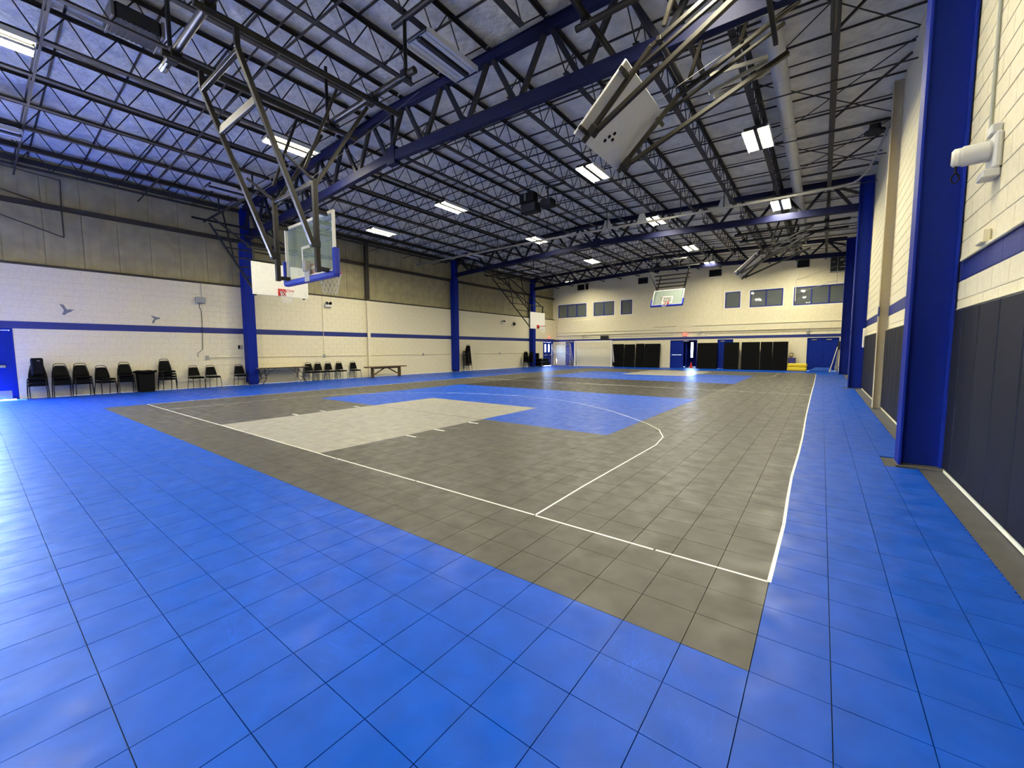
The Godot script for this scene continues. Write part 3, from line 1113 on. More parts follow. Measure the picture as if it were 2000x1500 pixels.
func build_joists() -> void:
	var bays := [[ZN, 17.0, "over the lowered goal end"], [17.0, 59.0, "between first and middle girders"], [59.0, 92.5, "between middle and last girders"], [92.5, ZF, "between last girder and end wall"]]
	var dep := 2.15
	for b in bays:
		var z0: float = b[0]
		var z1: float = b[1]
		var first: Node3D = null
		for k in 14:
			var x := 0.5 - 5.0 * k
			var at := v(x, deck(x) - dep - 0.25, (z0 + z1) * 0.5)
			var side := nth(k, "the right wall") if k < 7 else nth(13 - k, "the left wall")
			var label := "open-web roof joist %s, %s" % [side, b[2]]
			var group := "roof joists %s" % b[2]
			if first:
				copy(first, at, 0.0, label, group)
				continue
			first = thing("roof_joist", label, "joist", at, group)
			var y0 := deck(x) - 0.25
			var yb := y0 - dep
			part(first, "top_chord", MB.new().box(v(x - 0.2, y0 - 0.02, z0 + 0.1), v(x + 0.2, y0 + 0.06, z1 - 0.1)).box(v(x - 0.03, y0 - 0.2, z0 + 0.1), v(x + 0.03, y0 + 0.02, z1 - 0.1)), M.joist_steel)
			part(first, "bottom_chord", MB.new().box(v(x - 0.2, yb, z0 + 2.6), v(x + 0.2, yb + 0.08, z1 - 2.6)).box(v(x - 0.05, yb + 0.06, z0 + 2.6), v(x + 0.05, yb + 0.22, z1 - 2.6)), M.joist_steel)
			var web := MB.new()
			var n := int(round((z1 - z0 - 5.2) / 2.5))
			var step := (z1 - z0 - 5.2) / n
			for j in n:
				var za := z0 + 2.6 + j * step
				web.tube(v(x, yb + 0.1, za), v(x, y0 - 0.05, za + step * 0.5), 0.045 * F, 5, -1.0, false)
				web.tube(v(x, y0 - 0.05, za + step * 0.5), v(x, yb + 0.1, za + step), 0.045 * F, 5, -1.0, false)
			web.tube(v(x, yb + 0.1, z0 + 2.6), v(x, y0 - 0.05, z0 + 0.3), 0.045 * F, 5, -1.0, false)
			web.tube(v(x, yb + 0.1, z1 - 2.6), v(x, y0 - 0.05, z1 - 0.3), 0.045 * F, 5, -1.0, false)
			part(first, "web", web, M.joist_steel)
	# bridging angles laid across the joists
	var brz := [-13.0, -2.75, 7.0, 22.5, 31.0, 39.5, 47.0, 55.0, 66.0, 75.0, 84.0, 99.0]
	for bi in brz.size():
		var z: float = brz[bi]
		var lo := thing("joist_bridging", "thin steel bridging angle across the joists, " + nth(brz.size() - 1 - bi, "the end wall"), "bridging", v(RIDGE, 24.5, z), "bridging angles across the joists")
		for s in 2:
			var xe: float = XL + 0.1 if s == 0 else XR - 0.1
			part(lo, "angle", MB.new().bar(v(xe, deck(xe) - dep - 0.3, z), v(RIDGE, deck(RIDGE) - dep - 0.3, z), 0.14 * F, 0.05 * F), M.joist_steel)
			part(lo, "upper_angle", MB.new().bar(v(xe, deck(xe) - 0.45, z + 0.2), v(RIDGE, deck(RIDGE) - 0.45, z + 0.2), 0.12 * F, 0.05 * F), M.joist_steel)
	# diagonal bracing rods under the roof beside the right wall
	for z in [20.0, 32.0, 44.0]:
		var t := thing("cross_brace", "thin crossed bracing rods under the roof by the right wall, " + nth(int(round((z - 20.0) / 12.0)), "the first girder"), "brace", v(-2.0, 25.4, z + 5.0), "crossed roof bracing rods")
		part(t, "rod", MB.new().tube(v(-4.4, deck(-4.4) - 0.5, z), v(XR - 0.1, deck(XR) - 0.5, z + 11.0), 0.04 * F, 6), M.joist_steel)
		part(t, "rod", MB.new().tube(v(-4.4, deck(-4.4) - 0.6, z + 11.0), v(XR - 0.1, deck(XR) - 0.6, z), 0.04 * F, 6), M.joist_steel)
		part(t, "outrigger", MB.new().bar(v(0.6, deck(0.5) - 2.2, z + 5.5), v(XR - 0.1, deck(XR) - 0.5, z + 2.0), 0.12 * F, 0.14 * F), M.joist_steel)


# ------------------------------------------------------------------ high-bay lamps
const LAMP_ENERGY := 36.0

func lamp(x: float, z: float, lit: bool) -> void:
	var y := deck(x) - 2.15 - 0.25 - 0.45
	var state := "glowing" if lit else "unlit white"
	var row := "row by the left wall" if x < -50.0 else "second row from the left wall" if x < -30.0 else "second row from the right wall" if x < -10.0 else "row by the right wall"
	var bay := "behind the lowered goal" if z < -10.0 else "beside the lowered goal" if z < 5.0 else "just before the first girder" if z < 17.0 else "midway between first and middle girders" if z < 45.0 else "just before the middle girder" if z < 59.0 else "between middle and last girders" if z < 90.0 else "by the end wall"
	var t := thing("high_bay_lamp", "%s twin-strip lamp, %s, %s" % [state, row, bay], "lamp", v(x, y - 0.3, z), "glowing high bay lamps" if lit else "unlit high bay lamps")
	var L := 2.15
	var W := 0.98
	part(t, "spine", MB.new().box(v(x - 0.17, y - 0.24, z - L), v(x + 0.17, y + 0.18, z + L), 0.01), M.fixture_dark)
	part(t, "end_bracket", MB.new().box(v(x - 0.85, y - 0.16, z - L - 0.18), v(x + 0.85, y + 0.06, z - L - 0.04), 0.02), M.fixture_dark)
	for s: float in [-1.0, 1.0]:
		var a: float = x + s * 0.18
		var b: float = x + s * W
		var ho := MB.new()
		ho.box(v(a, y - 0.02, z - L), v(b, y + 0.06, z + L))
		ho.box(v(b, y - 0.27, z - L), v(b + s * 0.04, y + 0.06, z + L))
		ho.box(v(a, y - 0.15, z - L - 0.03), v(b, y + 0.06, z - L))
		ho.box(v(a, y - 0.15, z + L), v(b, y + 0.06, z + L + 0.03))
		part(t, "reflector", ho, M.fixture_white)
		for k in 2:
			var c: float = a + s * (0.2 + k * 0.4)
			part(t, "light_strip" if lit else "led_strip", MB.new().box(v(c - 0.15, y - 0.10, z - L + 0.1), v(c + 0.15, y - 0.02, z + L - 0.1), 0.006), M.lamp_glow if lit else M.fixture_white)
		if lit:
			var l := AreaLight3D.new()
			l.name = "lamp_light"
			l.area_size = Vector2((W - 0.22) * F, (2.0 * L - 0.1) * F)
			l.light_color = Color(1.0, 0.972, 0.86)
			l.light_energy = LAMP_ENERGY * 0.5
			l.set("area_range", 60.0)
			l.set("area_attenuation", 2.0)
			l.shadow_enabled = true
			t.add_child(l)
			l.position = v((a + b) * 0.5, y - 0.13, z) - t.position
			l.rotation = Vector3(-PI / 2.0, 0, 0)
	part(t, "hanger", MB.new().tube(v(x, y + 0.15, z - 1.3), v(x, y + 0.5, z - 1.3), 0.02 * F, 5).tube(v(x, y + 0.15, z + 1.3), v(x, y + 0.5, z + 1.3), 0.02 * F, 5), M.fixture_dark)


func build_lamps() -> void:
	for r in [[-54.7, -5.0, false], [-54.7, 12.7, false], [-54.7, 33.2, true], [-54.7, 54.0, false], [-54.7, 75.0, false], [-54.7, 94.5, true],
			[-39.5, -5.2, true], [-39.5, 12.6, true], [-39.5, 33.3, true], [-39.5, 54.0, true], [-39.5, 75.5, true],
			[-19.7, 13.0, false], [-19.7, 34.8, true], [-19.7, 55.5, true], [-19.7, 76.0, true], [-19.7, 93.5, true],
			[-4.6, 13.2, true], [-4.6, 36.2, true], [-4.3, 57.0, true], [-4.3, 95.0, true], [-39.5, -19.0, true], [-19.7, -19.0, true], [-4.6, -8.0, true], [-19.7, -6.0, false]]:
		lamp(r[0], r[1], r[2])


# ------------------------------------------------------------------ basketball goals
# direction in feet space to a unit vector in Godot space
func dirv(x: float, y: float, z: float) -> Vector3:
	return Vector3(x, y, -z).normalized()


func net_mesh(c: Vector3, up: Vector3, side: Vector3, r0: float, r1: float, h: float) -> MB:
	var mb := MB.new()
	var fw := up.cross(side)
	var n := 12
	var rows := 5
	var at := func(i: float, j: int) -> Vector3:
		var t := j / float(rows)
		var r := lerpf(r0, r1, pow(t, 0.7))
		var a := TAU * i / n
		return c - up * h * t + (side * cos(a) + fw * sin(a)) * r
	for j in rows:
		for i in n:
			var o := 0.5 * (j % 2)
			mb.tube(at.call(i + o, j), at.call(i + o + 0.5, j + 1), 0.0045, 4, -1.0, false)
			mb.tube(at.call(i + o, j), at.call(i + o - 0.5, j + 1), 0.0045, 4, -1.0, false)
	return mb


# rim, bracket and net on a board; c = point on the board face at rim height, n = front normal, side = along the board
func rim_parts(t: Node3D, c: Vector3, n: Vector3, side: Vector3, up: Vector3) -> void:
	var r := 0.2286
	var rc := c + n * (r + 0.15)
	var ring := []
	for i in 28:
		var a := TAU * i / 28
		ring.append(rc + (side * cos(a) + n * sin(a)) * r)
	var rim := part(t, "rim", MB.new().path(ring, 0.011, 8, true), M.rim_orange)
	var br := MB.new()
	br.obox(c + n * 0.012 - up * 0.02, side * 0.13, up * 0.12, n * 0.012, 0.003)
	br.obox(c + n * 0.09 - up * 0.005, side * 0.09, up * 0.012, n * 0.08, 0.002)
	br.obox(c + n * 0.08 - up * 0.05, side * 0.012, up * 0.05, n * 0.07, 0.002)
	part(rim, "bracket", br, M.rim_orange)
	part(t, "net", net_mesh(rc, up, side, r, 0.13, 0.42), M.net_white)


func u_pad(c: Vector3, side: Vector3, up: Vector3, n: Vector3, hw: float, rise: float) -> MB:
	# padding round the bottom edge and the lower corners of a glass board
	var mb := MB.new()
	mb.obox(c - up * 0.03, side * (hw + 0.05), up * 0.055, n * 0.06, 0.025)
	for s: float in [-1.0, 1.0]:
		mb.obox(c + side * s * (hw + 0.015) + up * (rise * 0.5 - 0.03), side * 0.045, up * (rise * 0.5 + 0.03), n * 0.06, 0.025)
	return mb


func glass_board(t: Node3D, c: Vector3, side: Vector3, up: Vector3, n: Vector3) -> void:
	var hw := 3.0 * F
	var h := 3.5 * F
	var fr := MB.new()
	var w := 0.05
	fr.obox(c + up * w * 0.5, side * hw, up * w * 0.5, n * 0.022, 0.003)
	fr.obox(c + up * (h - w * 0.5), side * hw, up * w * 0.5, n * 0.022, 0.003)
	for s: float in [-1.0, 1.0]:
		fr.obox(c + side * s * (hw - w * 0.5) + up * h * 0.5, side * w * 0.5, up * (h * 0.5 - w), n * 0.022, 0.003)
	part(t, "board_frame", fr, M.white_paint)
	part(t, "glass_board", MB.new().obox(c + up * h * 0.5, side * (hw - w), up * (h * 0.5 - w), n * 0.006), M.glass)
	var tg := MB.new()
	var tw := 0.30
	var y0 := 0.15
	var y1 := 0.61
	for s: float in [-1.0, 1.0]:
		tg.obox(c + side * s * (tw - 0.025) + up * (y0 + y1) * 0.5 + n * 0.007, side * 0.025, up * (y1 - y0) * 0.5, n * 0.001)
	for y in [y0 + 0.025, y1 - 0.025]:
		tg.obox(c + up * y + n * 0.007, side * (tw - 0.05), up * 0.025, n * 0.001)
	part(t, "target_square", tg, M.white_paint)
	part(t, "edge_padding", u_pad(c, side, up, n, hw, 0.42), M.pad_blue)
	rim_parts(t, c + up * 0.1524 + n * 0.012, n, side, up)
	part(t, "rim_mount", MB.new().obox(c + up * 0.2 - n * 0.06, side * 0.06, up * 0.10, n * 0.05, 0.006).obox(c + up * 0.02 - n * 0.05, side * 0.09, up * 0.1, n * 0.012, 0.003), M.galv)


func pipe(t: Node3D, called: String, pts: Array, r: float, m: Material) -> void:
	var mb := MB.new()
	for i in pts.size() - 1:
		mb.tube(pts[i], pts[i + 1], r * F, 10)
	part(t, called, mb, m)


func square_tube(t: Node3D, called: String, a: Vector3, b: Vector3, w: float, m: Material) -> void:
	part(t, called, MB.new().bar(a, b, w * F, w * F, Vector3.UP, 0.006), m)


func clamp_at(t: Node3D, p: Vector3, r := 0.2) -> void:
	part(t, "pipe_clamp", MB.new().obox(p, Vector3(r * F, 0, 0), Vector3(0, r * F, 0), Vector3(0, 0, r * F), 0.015), M.black_pipe)


func build_main_goal() -> void:
	var t := thing("basketball_goal", "lowered glass basketball goal with blue edge padding hung over the grey key", "basketball goal", v(-25, 9.3, 6.3))
	var n := dirv(0, 0, 1)
	var side := Vector3.RIGHT
	glass_board(t, v(-25, 9.5, 6.3), side, Vector3.UP, n)
	for x in [-27.6, -22.6]:
		var s := 1.0 if x > -25.0 else -1.0
		square_tube(t, "post", v(x, 9.45, 5.55), v(x, 14.6, 5.55), 0.26, M.pipe_steel)
		var st := MB.new()
		st.bar(v(x, 9.65, 5.55), v(x - s * 0.1, 9.65, 6.25), 0.22 * F, 0.22 * F)
		st.bar(v(x, 12.85, 5.55), v(x - s * 0.1, 12.85, 6.25), 0.2 * F, 0.2 * F)
		part(t, "standoff", st, M.black_pipe)
		square_tube(t, "arm", v(x, 10.95, 5.3), v(x, 19.6, 2.0), 0.25, M.pipe_steel)
		square_tube(t, "link", v(x, 19.6, 2.0), v(x, 20.6, 2.0), 0.24, M.pipe_steel)
		square_tube(t, "folding_brace", v(x, 14.2, 5.55), v(x + s * 0.2, 19.9, 9.0), 0.19, M.pipe_steel)
		square_tube(t, "folding_brace", v(x - s * 0.5, 15.2, 5.3), v(x - s * 0.1, 20.2, 7.2), 0.15, M.pipe_steel)
		pipe(t, "rail", [v(x, 20.6, 0.3), v(x, 20.6, 11.6)], 0.17, M.pipe_steel)
		part(t, "hinge", MB.new().obox(v(x, 11.0, 5.45), Vector3(0.05, 0, 0), Vector3(0, 0.06, 0), Vector3(0, 0, 0.08), 0.01), M.black_pipe)
		square_tube(t, "knee_strut", v(x, 15.4, 4.0), v(x, 14.5, 5.5), 0.14, M.pipe_steel)
	square_tube(t, "cross_tube", v(-27.6, 19.5, 2.05), v(-22.6, 19.5, 2.05), 0.24, M.pipe_steel)
	part(t, "cross_channel", MB.new().bar(v(-27.5, 17.6, 2.75), v(-22.7, 17.6, 2.75), 0.14 * F, 0.42 * F, Vector3.UP, 0.006), M.dull_steel)
	square_tube(t, "cross_tube", v(-27.6, 14.4, 5.55), v(-22.6, 14.4, 5.55), 0.2, M.pipe_steel)
	pipe(t, "ceiling_pipe", [v(-29.3, 20.9, 0.9), v(-13.0, 20.9, 0.9)], 0.2, M.pipe_steel)
	pipe(t, "ceiling_pipe", [v(-28.6, 20.9, 9.6), v(-18.6, 20.9, 9.6)], 0.2, M.pipe_steel)
	part(t, "chrome_end", MB.new().tube(v(-29.3, 20.9, 0.9), v(-29.9, 20.9, 0.9), 0.2 * F, 10), M.chrome)
	for p in [[-28.4, 0.9], [-20.5, 0.9], [-14.5, 0.9], [-28.0, 9.6], [-19.4, 9.6]]:
		pipe(t, "hanger_pipe", [v(p[0], 20.9, p[1]), v(p[0], deck(p[0]) - 2.3, p[1])], 0.11, M.black_pipe)
	pipe(t, "joist_pipe", [v(-20.4, 24.0, 3.0), v(-14.0, 24.0, 3.0)], 0.17, M.pipe_steel)
	pipe(t, "joist_pipe", [v(-20.4, 24.0, 9.6), v(-17.0, 24.0, 9.6)], 0.17, M.pipe_steel)
	for p in [[-27.6, 20.75, 0.9], [-22.6, 20.75, 0.9], [-27.6, 20.75, 9.6], [-22.6, 20.75, 9.6], [-28.4, 20.9, 0.9], [-19.4, 20.9, 9.6], [-20.3, 24.0, 3.0]]:
		clamp_at(t, v(p[0], p[1], p[2]), 0.26)
	# hoist line from the roof to the cross tube
	pipe(t, "hoist_cable", [v(-24.5, 24.4, 15.0), v(-24.9, 14.5, 5.6)], 0.015, M.galv)


func build_far_goal() -> void:
	var t := thing("basketball_goal", "raised glass basketball goal tilted up before the end wall", "basketball goal", v(-24.6, 13.5, 78.0))
	var up := dirv(0.1, 3.2, 1.5)
	var side := Vector3.RIGHT
	var n := up.cross(side)
	if n.z < 0.0:
		n = -n
	glass_board(t, v(-24.6, 13.75, 78.0), side, up, n)
	for x in [-27.3, -21.9]:
		square_tube(t, "post", v(x, 13.9, 78.6), v(x, 17.6, 80.3), 0.22, M.black_pipe)
		square_tube(t, "arm", v(x, 14.5, 78.8), v(x, 20.4, 83.0), 0.2, M.black_pipe)
		square_tube(t, "arm", v(x, 17.4, 80.3), v(x + (1.2 if x > -24.0 else -1.2), 20.8, 79.0), 0.18, M.black_pipe)
		square_tube(t, "arm", v(x + (1.2 if x > -24.0 else -1.2), 20.8, 79.0), v(x, 22.0, 82.0), 0.18, M.black_pipe)
		pipe(t, "hanger_pipe", [v(x - 1.0, 21.4, 80.0), v(x - 1.0, 24.5, 80.0)], 0.1, M.black_pipe)
	for a in [[17.7, 80.4, -27.6, -21.6], [18.5, 81.0, -27.6, -21.6], [19.4, 81.6, -28.0, -21.2], [20.3, 82.2, -28.4, -21.2], [21.4, 80.0, -29.0, -19.0], [22.2, 82.5, -31.0, -18.0]]:
		pipe(t, "cross_pipe", [v(a[2], a[0], a[1]), v(a[3], a[0], a[1])], 0.13, M.black_pipe)
	pipe(t, "joist_pipe", [v(-30.0, 24.5, 80.0), v(-19.0, 24.5, 80.0)], 0.13, M.black_pipe)
	pipe(t, "galvanised_pipe", [v(-29.5, 22.6, 78.2), v(-21.0, 22.6, 78.2)], 0.12, M.galv)
	pipe(t, "hanger_pipe", [v(-17.2, 22.2, 82.5), v(-17.2, 25.0, 82.5)], 0.1, M.black_pipe)


# white boards of the cross courts, hung from the left side; z0..z1 along the wall
func build_side_goal(xb: float, z0: float, z1: float, y0: float, y1: float, px: float, py: float, label: String) -> void:
	var zc := (z0 + z1) * 0.5
	var t := thing("side_goal", label, "basketball goal", v(xb, y0, zc))
	part(t, "board", MB.new().box(v(xb, y0, z0), v(xb - 0.12, y1, z1), 0.006), M.board_white)
	rim_parts(t, v(xb, y0 + 0.55, zc), Vector3.RIGHT, Vector3(0, 0, 1), Vector3.UP)
	for z in [z0 + 0.4, z1 - 0.4]:
		square_tube(t, "post", v(xb - 0.35, y0 - 0.1, z), v(xb - 0.35, y1 + 1.6, z), 0.2, M.black_pipe)
		square_tube(t, "arm", v(xb - 0.4, y0 + 0.3, z), v(px, py, z), 0.2, M.black_pipe)
		square_tube(t, "brace", v(xb - 0.4, y1 + 1.4, z), v(px + 1.2, py + 0.5, z), 0.18, M.black_pipe)
		square_tube(t, "brace", v(lerpf(xb, px, 0.45), lerpf(y0, py, 0.47), z), v(px + 4.5, py + 0.6, z), 0.15, M.black_pipe)
		pipe(t, "rail", [v(px - 2.0, py + 0.6, z), v(xb + 2.0, py + 0.6, z)], 0.13, M.black_pipe)
		for x in [-59.5, -49.5]:
			pipe(t, "hanger_pipe", [v(x, py + 0.6, z), v(x, deck(x) - 2.36, z)], 0.09, M.black_pipe)
		part(t, "standoff", MB.new().bar(v(xb - 0.35, y0 + 0.4, z), v(xb - 0.1, y0 + 0.4, z), 0.18 * F, 0.18 * F).bar(v(xb - 0.35, y1 - 0.4, z), v(xb - 0.1, y1 - 0.4, z), 0.18 * F, 0.18 * F), M.black_pipe)
	for k in 6:
		var f := 0.2 + 0.14 * k
		pipe(t, "cross_pipe", [v(lerpf(xb - 0.4, px, f), lerpf(y0 + 0.3, py, f), z0 + 0.4), v(lerpf(xb - 0.4, px, f), lerpf(y0 + 0.3, py, f), z1 - 0.4)], 0.085, M.black_pipe)
	pipe(t, "cross_pipe", [v(xb - 0.35, y1 + 1.5, z0 - 0.2), v(xb - 0.35, y1 + 1.5, z1 + 0.2)], 0.1, M.black_pipe)
	for x in [px - 1.0, xb + 1.0]:
		pipe(t, "cross_pipe", [v(x, py + 0.6, z0 - 1.2), v(x, py + 0.6, z1 + 1.2)], 0.13, M.black_pipe)


# folded up white board on the right side of the hall
func build_folded_goal(dz: float, label: String, steel: Material) -> void:
	var B := Vector3(-10.8, 16.8, 14.1 + dz)
	var A := Vector3(-7.87, 19.51, 14.1 + dz)
	var t := thing("folded_goal", label, "basketball goal", v(-9.0, 16.6, 17.1 + dz))
	var up := dirv(A.x - B.x, A.y - B.y, 0)
	var side := dirv(0, 0, 1)
	var n := dirv(A.y - B.y, -(A.x - B.x), 0)          # towards the floor and the right wall
	var c := v((A.x + B.x) * 0.5, (A.y + B.y) * 0.5, 17.1 + dz)
	part(t, "board", MB.new().obox(c, up * 2.0 * F, side * 3.0 * F, n * 0.02, 0.006), M.board_white)
	var bolts := MB.new()
	for q in [[-0.9, -0.22], [-0.9, 0.22], [-1.2, -0.35], [-0.6, 0.02]]:
		bolts.lathe(c + up * q[0] * F + side * q[1] * F + n * 0.02, n, [[0.03, 0], [0.03, 0.015], [0.0, 0.018]], 8)
	part(t, "bolt_heads", bolts, M.black_plastic)
	for s: float in [-1.0, 1.0]:
		var p := c + side * s * 2.45 * F + n * 0.13
		part(t, "board_post", MB.new().bar(p - up * 2.0 * F, p + up * 3.1 * F, 0.24 * F, 0.24 * F, n, 0.008), steel)
		var lug := MB.new()
		for q in [-1.55, 1.55]:
			lug.obox(p + up * q * F + side * s * 0.4 * F - n * 0.03, side * 0.42 * F, up * 0.12 * F, n * 0.045, 0.01)
		part(t, "mounting_lug", lug, steel)
		var z: float = 17.1 + dz + s * 2.45
		var far := s > 0.0
		square_tube(t, "arm", p - up * 1.25 * F + n * 0.08, v(-1.4 if far else -2.2, 20.3 if far else 20.9, z + (0.4 if far else 0.0)), 0.25, steel)
		square_tube(t, "arm", p + up * 3.0 * F, v(-1.0, 22.4, z), 0.22, steel)
		square_tube(t, "arm", p + up * 2.2 * F + n * 0.05, v(-1.6, 21.6, z), 0.17, steel)
		part(t, "hinge", MB.new().obox(p - up * 1.25 * F + n * 0.04, up * 0.08, side * 0.07, n * 0.07, 0.012), steel)
		square_tube(t, "folded_link", v(-6.2, 20.6, z), v(-5.2, 23.6, z), 0.2, steel)
		square_tube(t, "folded_link", v(-3.6, 21.4, z - s * 0.2), v(-3.0, 23.6, z), 0.2, steel)
		pipe(t, "rail", [v(-11.0, 22.6, z), v(3.0, 22.6, z)], 0.18, steel)
	square_tube(t, "cross_tube", v(-6.4, 20.1, 14.5 + dz), v(-6.4, 20.1, 19.7 + dz), 0.22, steel)
	square_tube(t, "cross_tube", v(-2.0, 21.0, 14.5 + dz), v(-2.0, 21.0, 20.0 + dz), 0.22, steel)
	for x in [-10.4, -6.4, 0.4]:
		pipe(t, "ceiling_pipe", [v(x, 23.0, 11.6 + dz), v(x, 23.0, 24.0 + dz)], 0.18, steel)
		pipe(t, "hanger_pipe", [v(x, 23.0, 12.5 + dz), v(x, deck(x) - 2.2, 12.5 + dz)], 0.1, steel)
		pipe(t, "hanger_pipe", [v(x, 23.0, 22.5 + dz), v(x, deck(x) - 2.2, 22.5 + dz)], 0.1, steel)
	var br := MB.new()
	br.bar(v(-5.3, 20.9, 20.4 + dz), v(-2.5, 21.3, 21.4 + dz), 0.10 * F, 0.22 * F)
	br.bar(v(-5.3, 19.9, 20.4 + dz), v(-2.5, 21.1, 21.4 + dz), 0.10 * F, 0.20 * F)
	br.bar(v(-5.0, 19.5, 20.2 + dz), v(-2.4, 20.5, 21.4 + dz), 0.10 * F, 0.20 * F)
	part(t, "galvanised_bracket", br, M.galv)
	for x in [-10.4, -6.4, 0.4]:
		for s in [-2.45, 2.45]:
			clamp_at(t, v(x, 22.8, 17.1 + dz + s), 0.24)
	pipe(t, "hoist_cable", [v(3.5, 23.5, 19.0 + dz), v(-7.5, 19.2, 18.0 + dz)], 0.015, M.galv)


# ------------------------------------------------------------------ hung from the roof
func build_overhead() -> void:
	# white round duct along the right side
	var d := thing("white_duct", "long round white duct running under the roof near the right wall", "duct", v(-2.65, 24.4, 46.0))
	for k in 11:
		var z := -10.0 + 8.0 * k
		part(d, "duct_section", MB.new().tube(v(-2.65, 24.75, z + 0.02), v(-2.65, 24.75, z + 7.96), 0.52 * F, 18), M.pvc_white)
		part(d, "coupling", MB.new().tube(v(-2.65, 24.75, z - 0.12), v(-2.65, 24.75, z + 0.12), 0.545 * F, 18), M.pvc_white)
		part(d, "hanger_strap", MB.new().box(v(-2.7, 25.2, z + 3.9), v(-2.6, deck(-2.65) - 0.1, z + 4.0)), M.joist_steel)

	# divider track crossing the hall
	var t := thing("divider_track", "pale grey steel divider track hung across the hall before the middle girder", "track", v(-31.0, 21.6, 49.0))
	var top := func(x: float) -> float: return 22.2 if x < -25.0 else lerpf(22.0, 21.7, clampf((x + 25.0) / 20.0, 0.0, 1.0))
	var xs := [-65.5, -55.0, -45.0, -35.0, -25.0, -15.0, -8.0, -2.0, 2.0]
	for i in xs.size() - 1:
		part(t, "track_rail", MB.new().bar(v(xs[i], top.call(xs[i]), 49.0), v(xs[i + 1], top.call(xs[i + 1]), 49.0), 0.16 * F, 0.26 * F, Vector3.UP, 0.004), M.galv)
	var bend := []
	for i in 9:
		var a := i / 8.0
		bend.append(v(lerpf(1.8, 4.65, pow(a, 0.7)), 21.75 + 3.4 * a * a, 49.0 - 5.0 * a * a))
	part(t, "cable_loop", MB.new().path(bend, 0.10 * F, 8), M.galv)
	for x in [-64.5, -58.0, -49.5, -44.5, -34.5, -24.5, -14.5, -9.5, -4.5]:
		part(t, "drop_rod", MB.new().tube(v(x, top.call(x), 49.0), v(x, deck(x) - 2.3, 49.0), 0.05 * F, 6), M.black_pipe)
	for x in [-24.5, -19.5, -9.5]:
		var pl := PackedVector2Array([Vector2(-0.75, 0.1), Vector2(0.75, 0.1), Vector2(0.32, 1.25), Vector2(-0.32, 1.25)])
		for i in pl.size():
			pl[i] *= F
		part(t, "hanger_plate", MB.new().prism(v(x, top.call(x), 49.15), Vector3.RIGHT, Vector3.UP, Vector3(0, 0, 0.02), pl), M.grey_box)

	# loudspeakers
	for s in [[-29.2, 22.0, 36.8, 1.15, 1.15, "stacked black loudspeakers hung under the roof joists over mid court"], [-26.7, 22.2, 36.8, 0.8, 0.9, "small black loudspeaker hung beside the stacked pair over mid court"]]:
		var o := thing("loudspeaker", s[5], "loudspeaker", v(s[0], s[1], s[2]))
		var w: float = s[3]
		part(o, "cabinet", MB.new().box(v(s[0] - w, s[1], s[2] - 0.6), v(s[0] + w, s[1] + s[4], s[2] + 0.6), 0.02), M.black_plastic)
		part(o, "grille", MB.new().box(v(s[0] - w + 0.1, s[1] + 0.1, s[2] - 0.66), v(s[0] + w - 0.1, s[1] + s[4] - 0.1, s[2] - 0.6), 0.006), M.board_dark)
		if w > 1.0:
			part(o, "upper_cabinet", MB.new().box(v(s[0] - 1.45, s[1] + 1.25, s[2] - 0.5), v(s[0] + 0.75, s[1] + 2.45, s[2] + 0.5), 0.02), M.black_plastic)
			part(o, "badge", MB.new().box(v(s[0] - 0.65, s[1] + 1.5, s[2] - 0.53), v(s[0] - 0.45, s[1] + 2.3, s[2] - 0.5)), M.galv)
		part(o, "yoke", MB.new().box(v(s[0] - 0.06, s[1] + s[4], s[2] - 0.06), v(s[0] + 0.06, deck(s[0]) - 2.5, s[2] + 0.06)), M.black_pipe)
		part(o, "joist_bar", MB.new().box(v(-29.7 if w > 1.0 else -27.0, deck(s[0]) - 2.6, s[2] - 0.08), v(-29.0 if w > 1.0 else -24.2, deck(s[0]) - 2.38, s[2] + 0.08)), M.black_pipe)

	# unit heater near the roof
	var h := thing("unit_heater", "dark unit heater hung among the roof joists behind the lowered goal", "heater", v(-35.5, 25.2, 1.0))
	part(h, "casing", MB.new().box(v(-36.6, 25.3, -0.1), v(-34.4, 26.2, 2.1), 0.03), M.vent_dark)
	for k in 9:
		part(h, "louvre", MB.new().bar(v(-36.5, 25.28, 0.05 + k * 0.24), v(-34.5, 25.28, 0.05 + k * 0.24), 0.12 * F, 0.03 * F), M.vent_dark)
	part(h, "side_frame", MB.new().box(v(-36.7, 25.2, 2.12), v(-34.3, 26.2, 2.28), 0.01), M.dull_steel)
	part(h, "side_frame", MB.new().box(v(-36.7, 25.2, -0.28), v(-34.3, 26.2, -0.12), 0.01), M.dull_steel)

	# ceiling mushroom vent by the right wall
	var e := thing("roof_vent", "round dark roof vent beside the top of the right wall", "vent", v(3.9, 24.9, 45.5))
	part(e, "cowl", MB.new().lathe(v(3.7, 24.9, 45.5), Vector3.UP, [[0.0, 0.0], [0.20, 0.0], [0.24, 0.03], [0.24, 0.06], [0.14, 0.09], [0.12, 0.3]], 20), M.vent_dark)
	# conduit looping along the upper left wall
	var c := thing("wall_conduit", "thin grey conduit frame on the upper siding of the left wall", "conduit", v(XL - 0.3, 17.8, -2.0))
	for q in [[[24.4, -5.0], [24.0, 0.6], [20.8, 0.5]], [[22.2, -5.0], [20.8, 0.5], [17.8, 0.5]], [[19.6, -5.0], [17.8, 0.5]]]:
		var pts := []
		for p in q:
			pts.append(v(XL - 0.35, p[0], p[1]))
		for i in pts.size() - 1:
			part(c, "conduit", MB.new().tube(pts[i], pts[i + 1], 0.05 * F, 6), M.siding_steel)


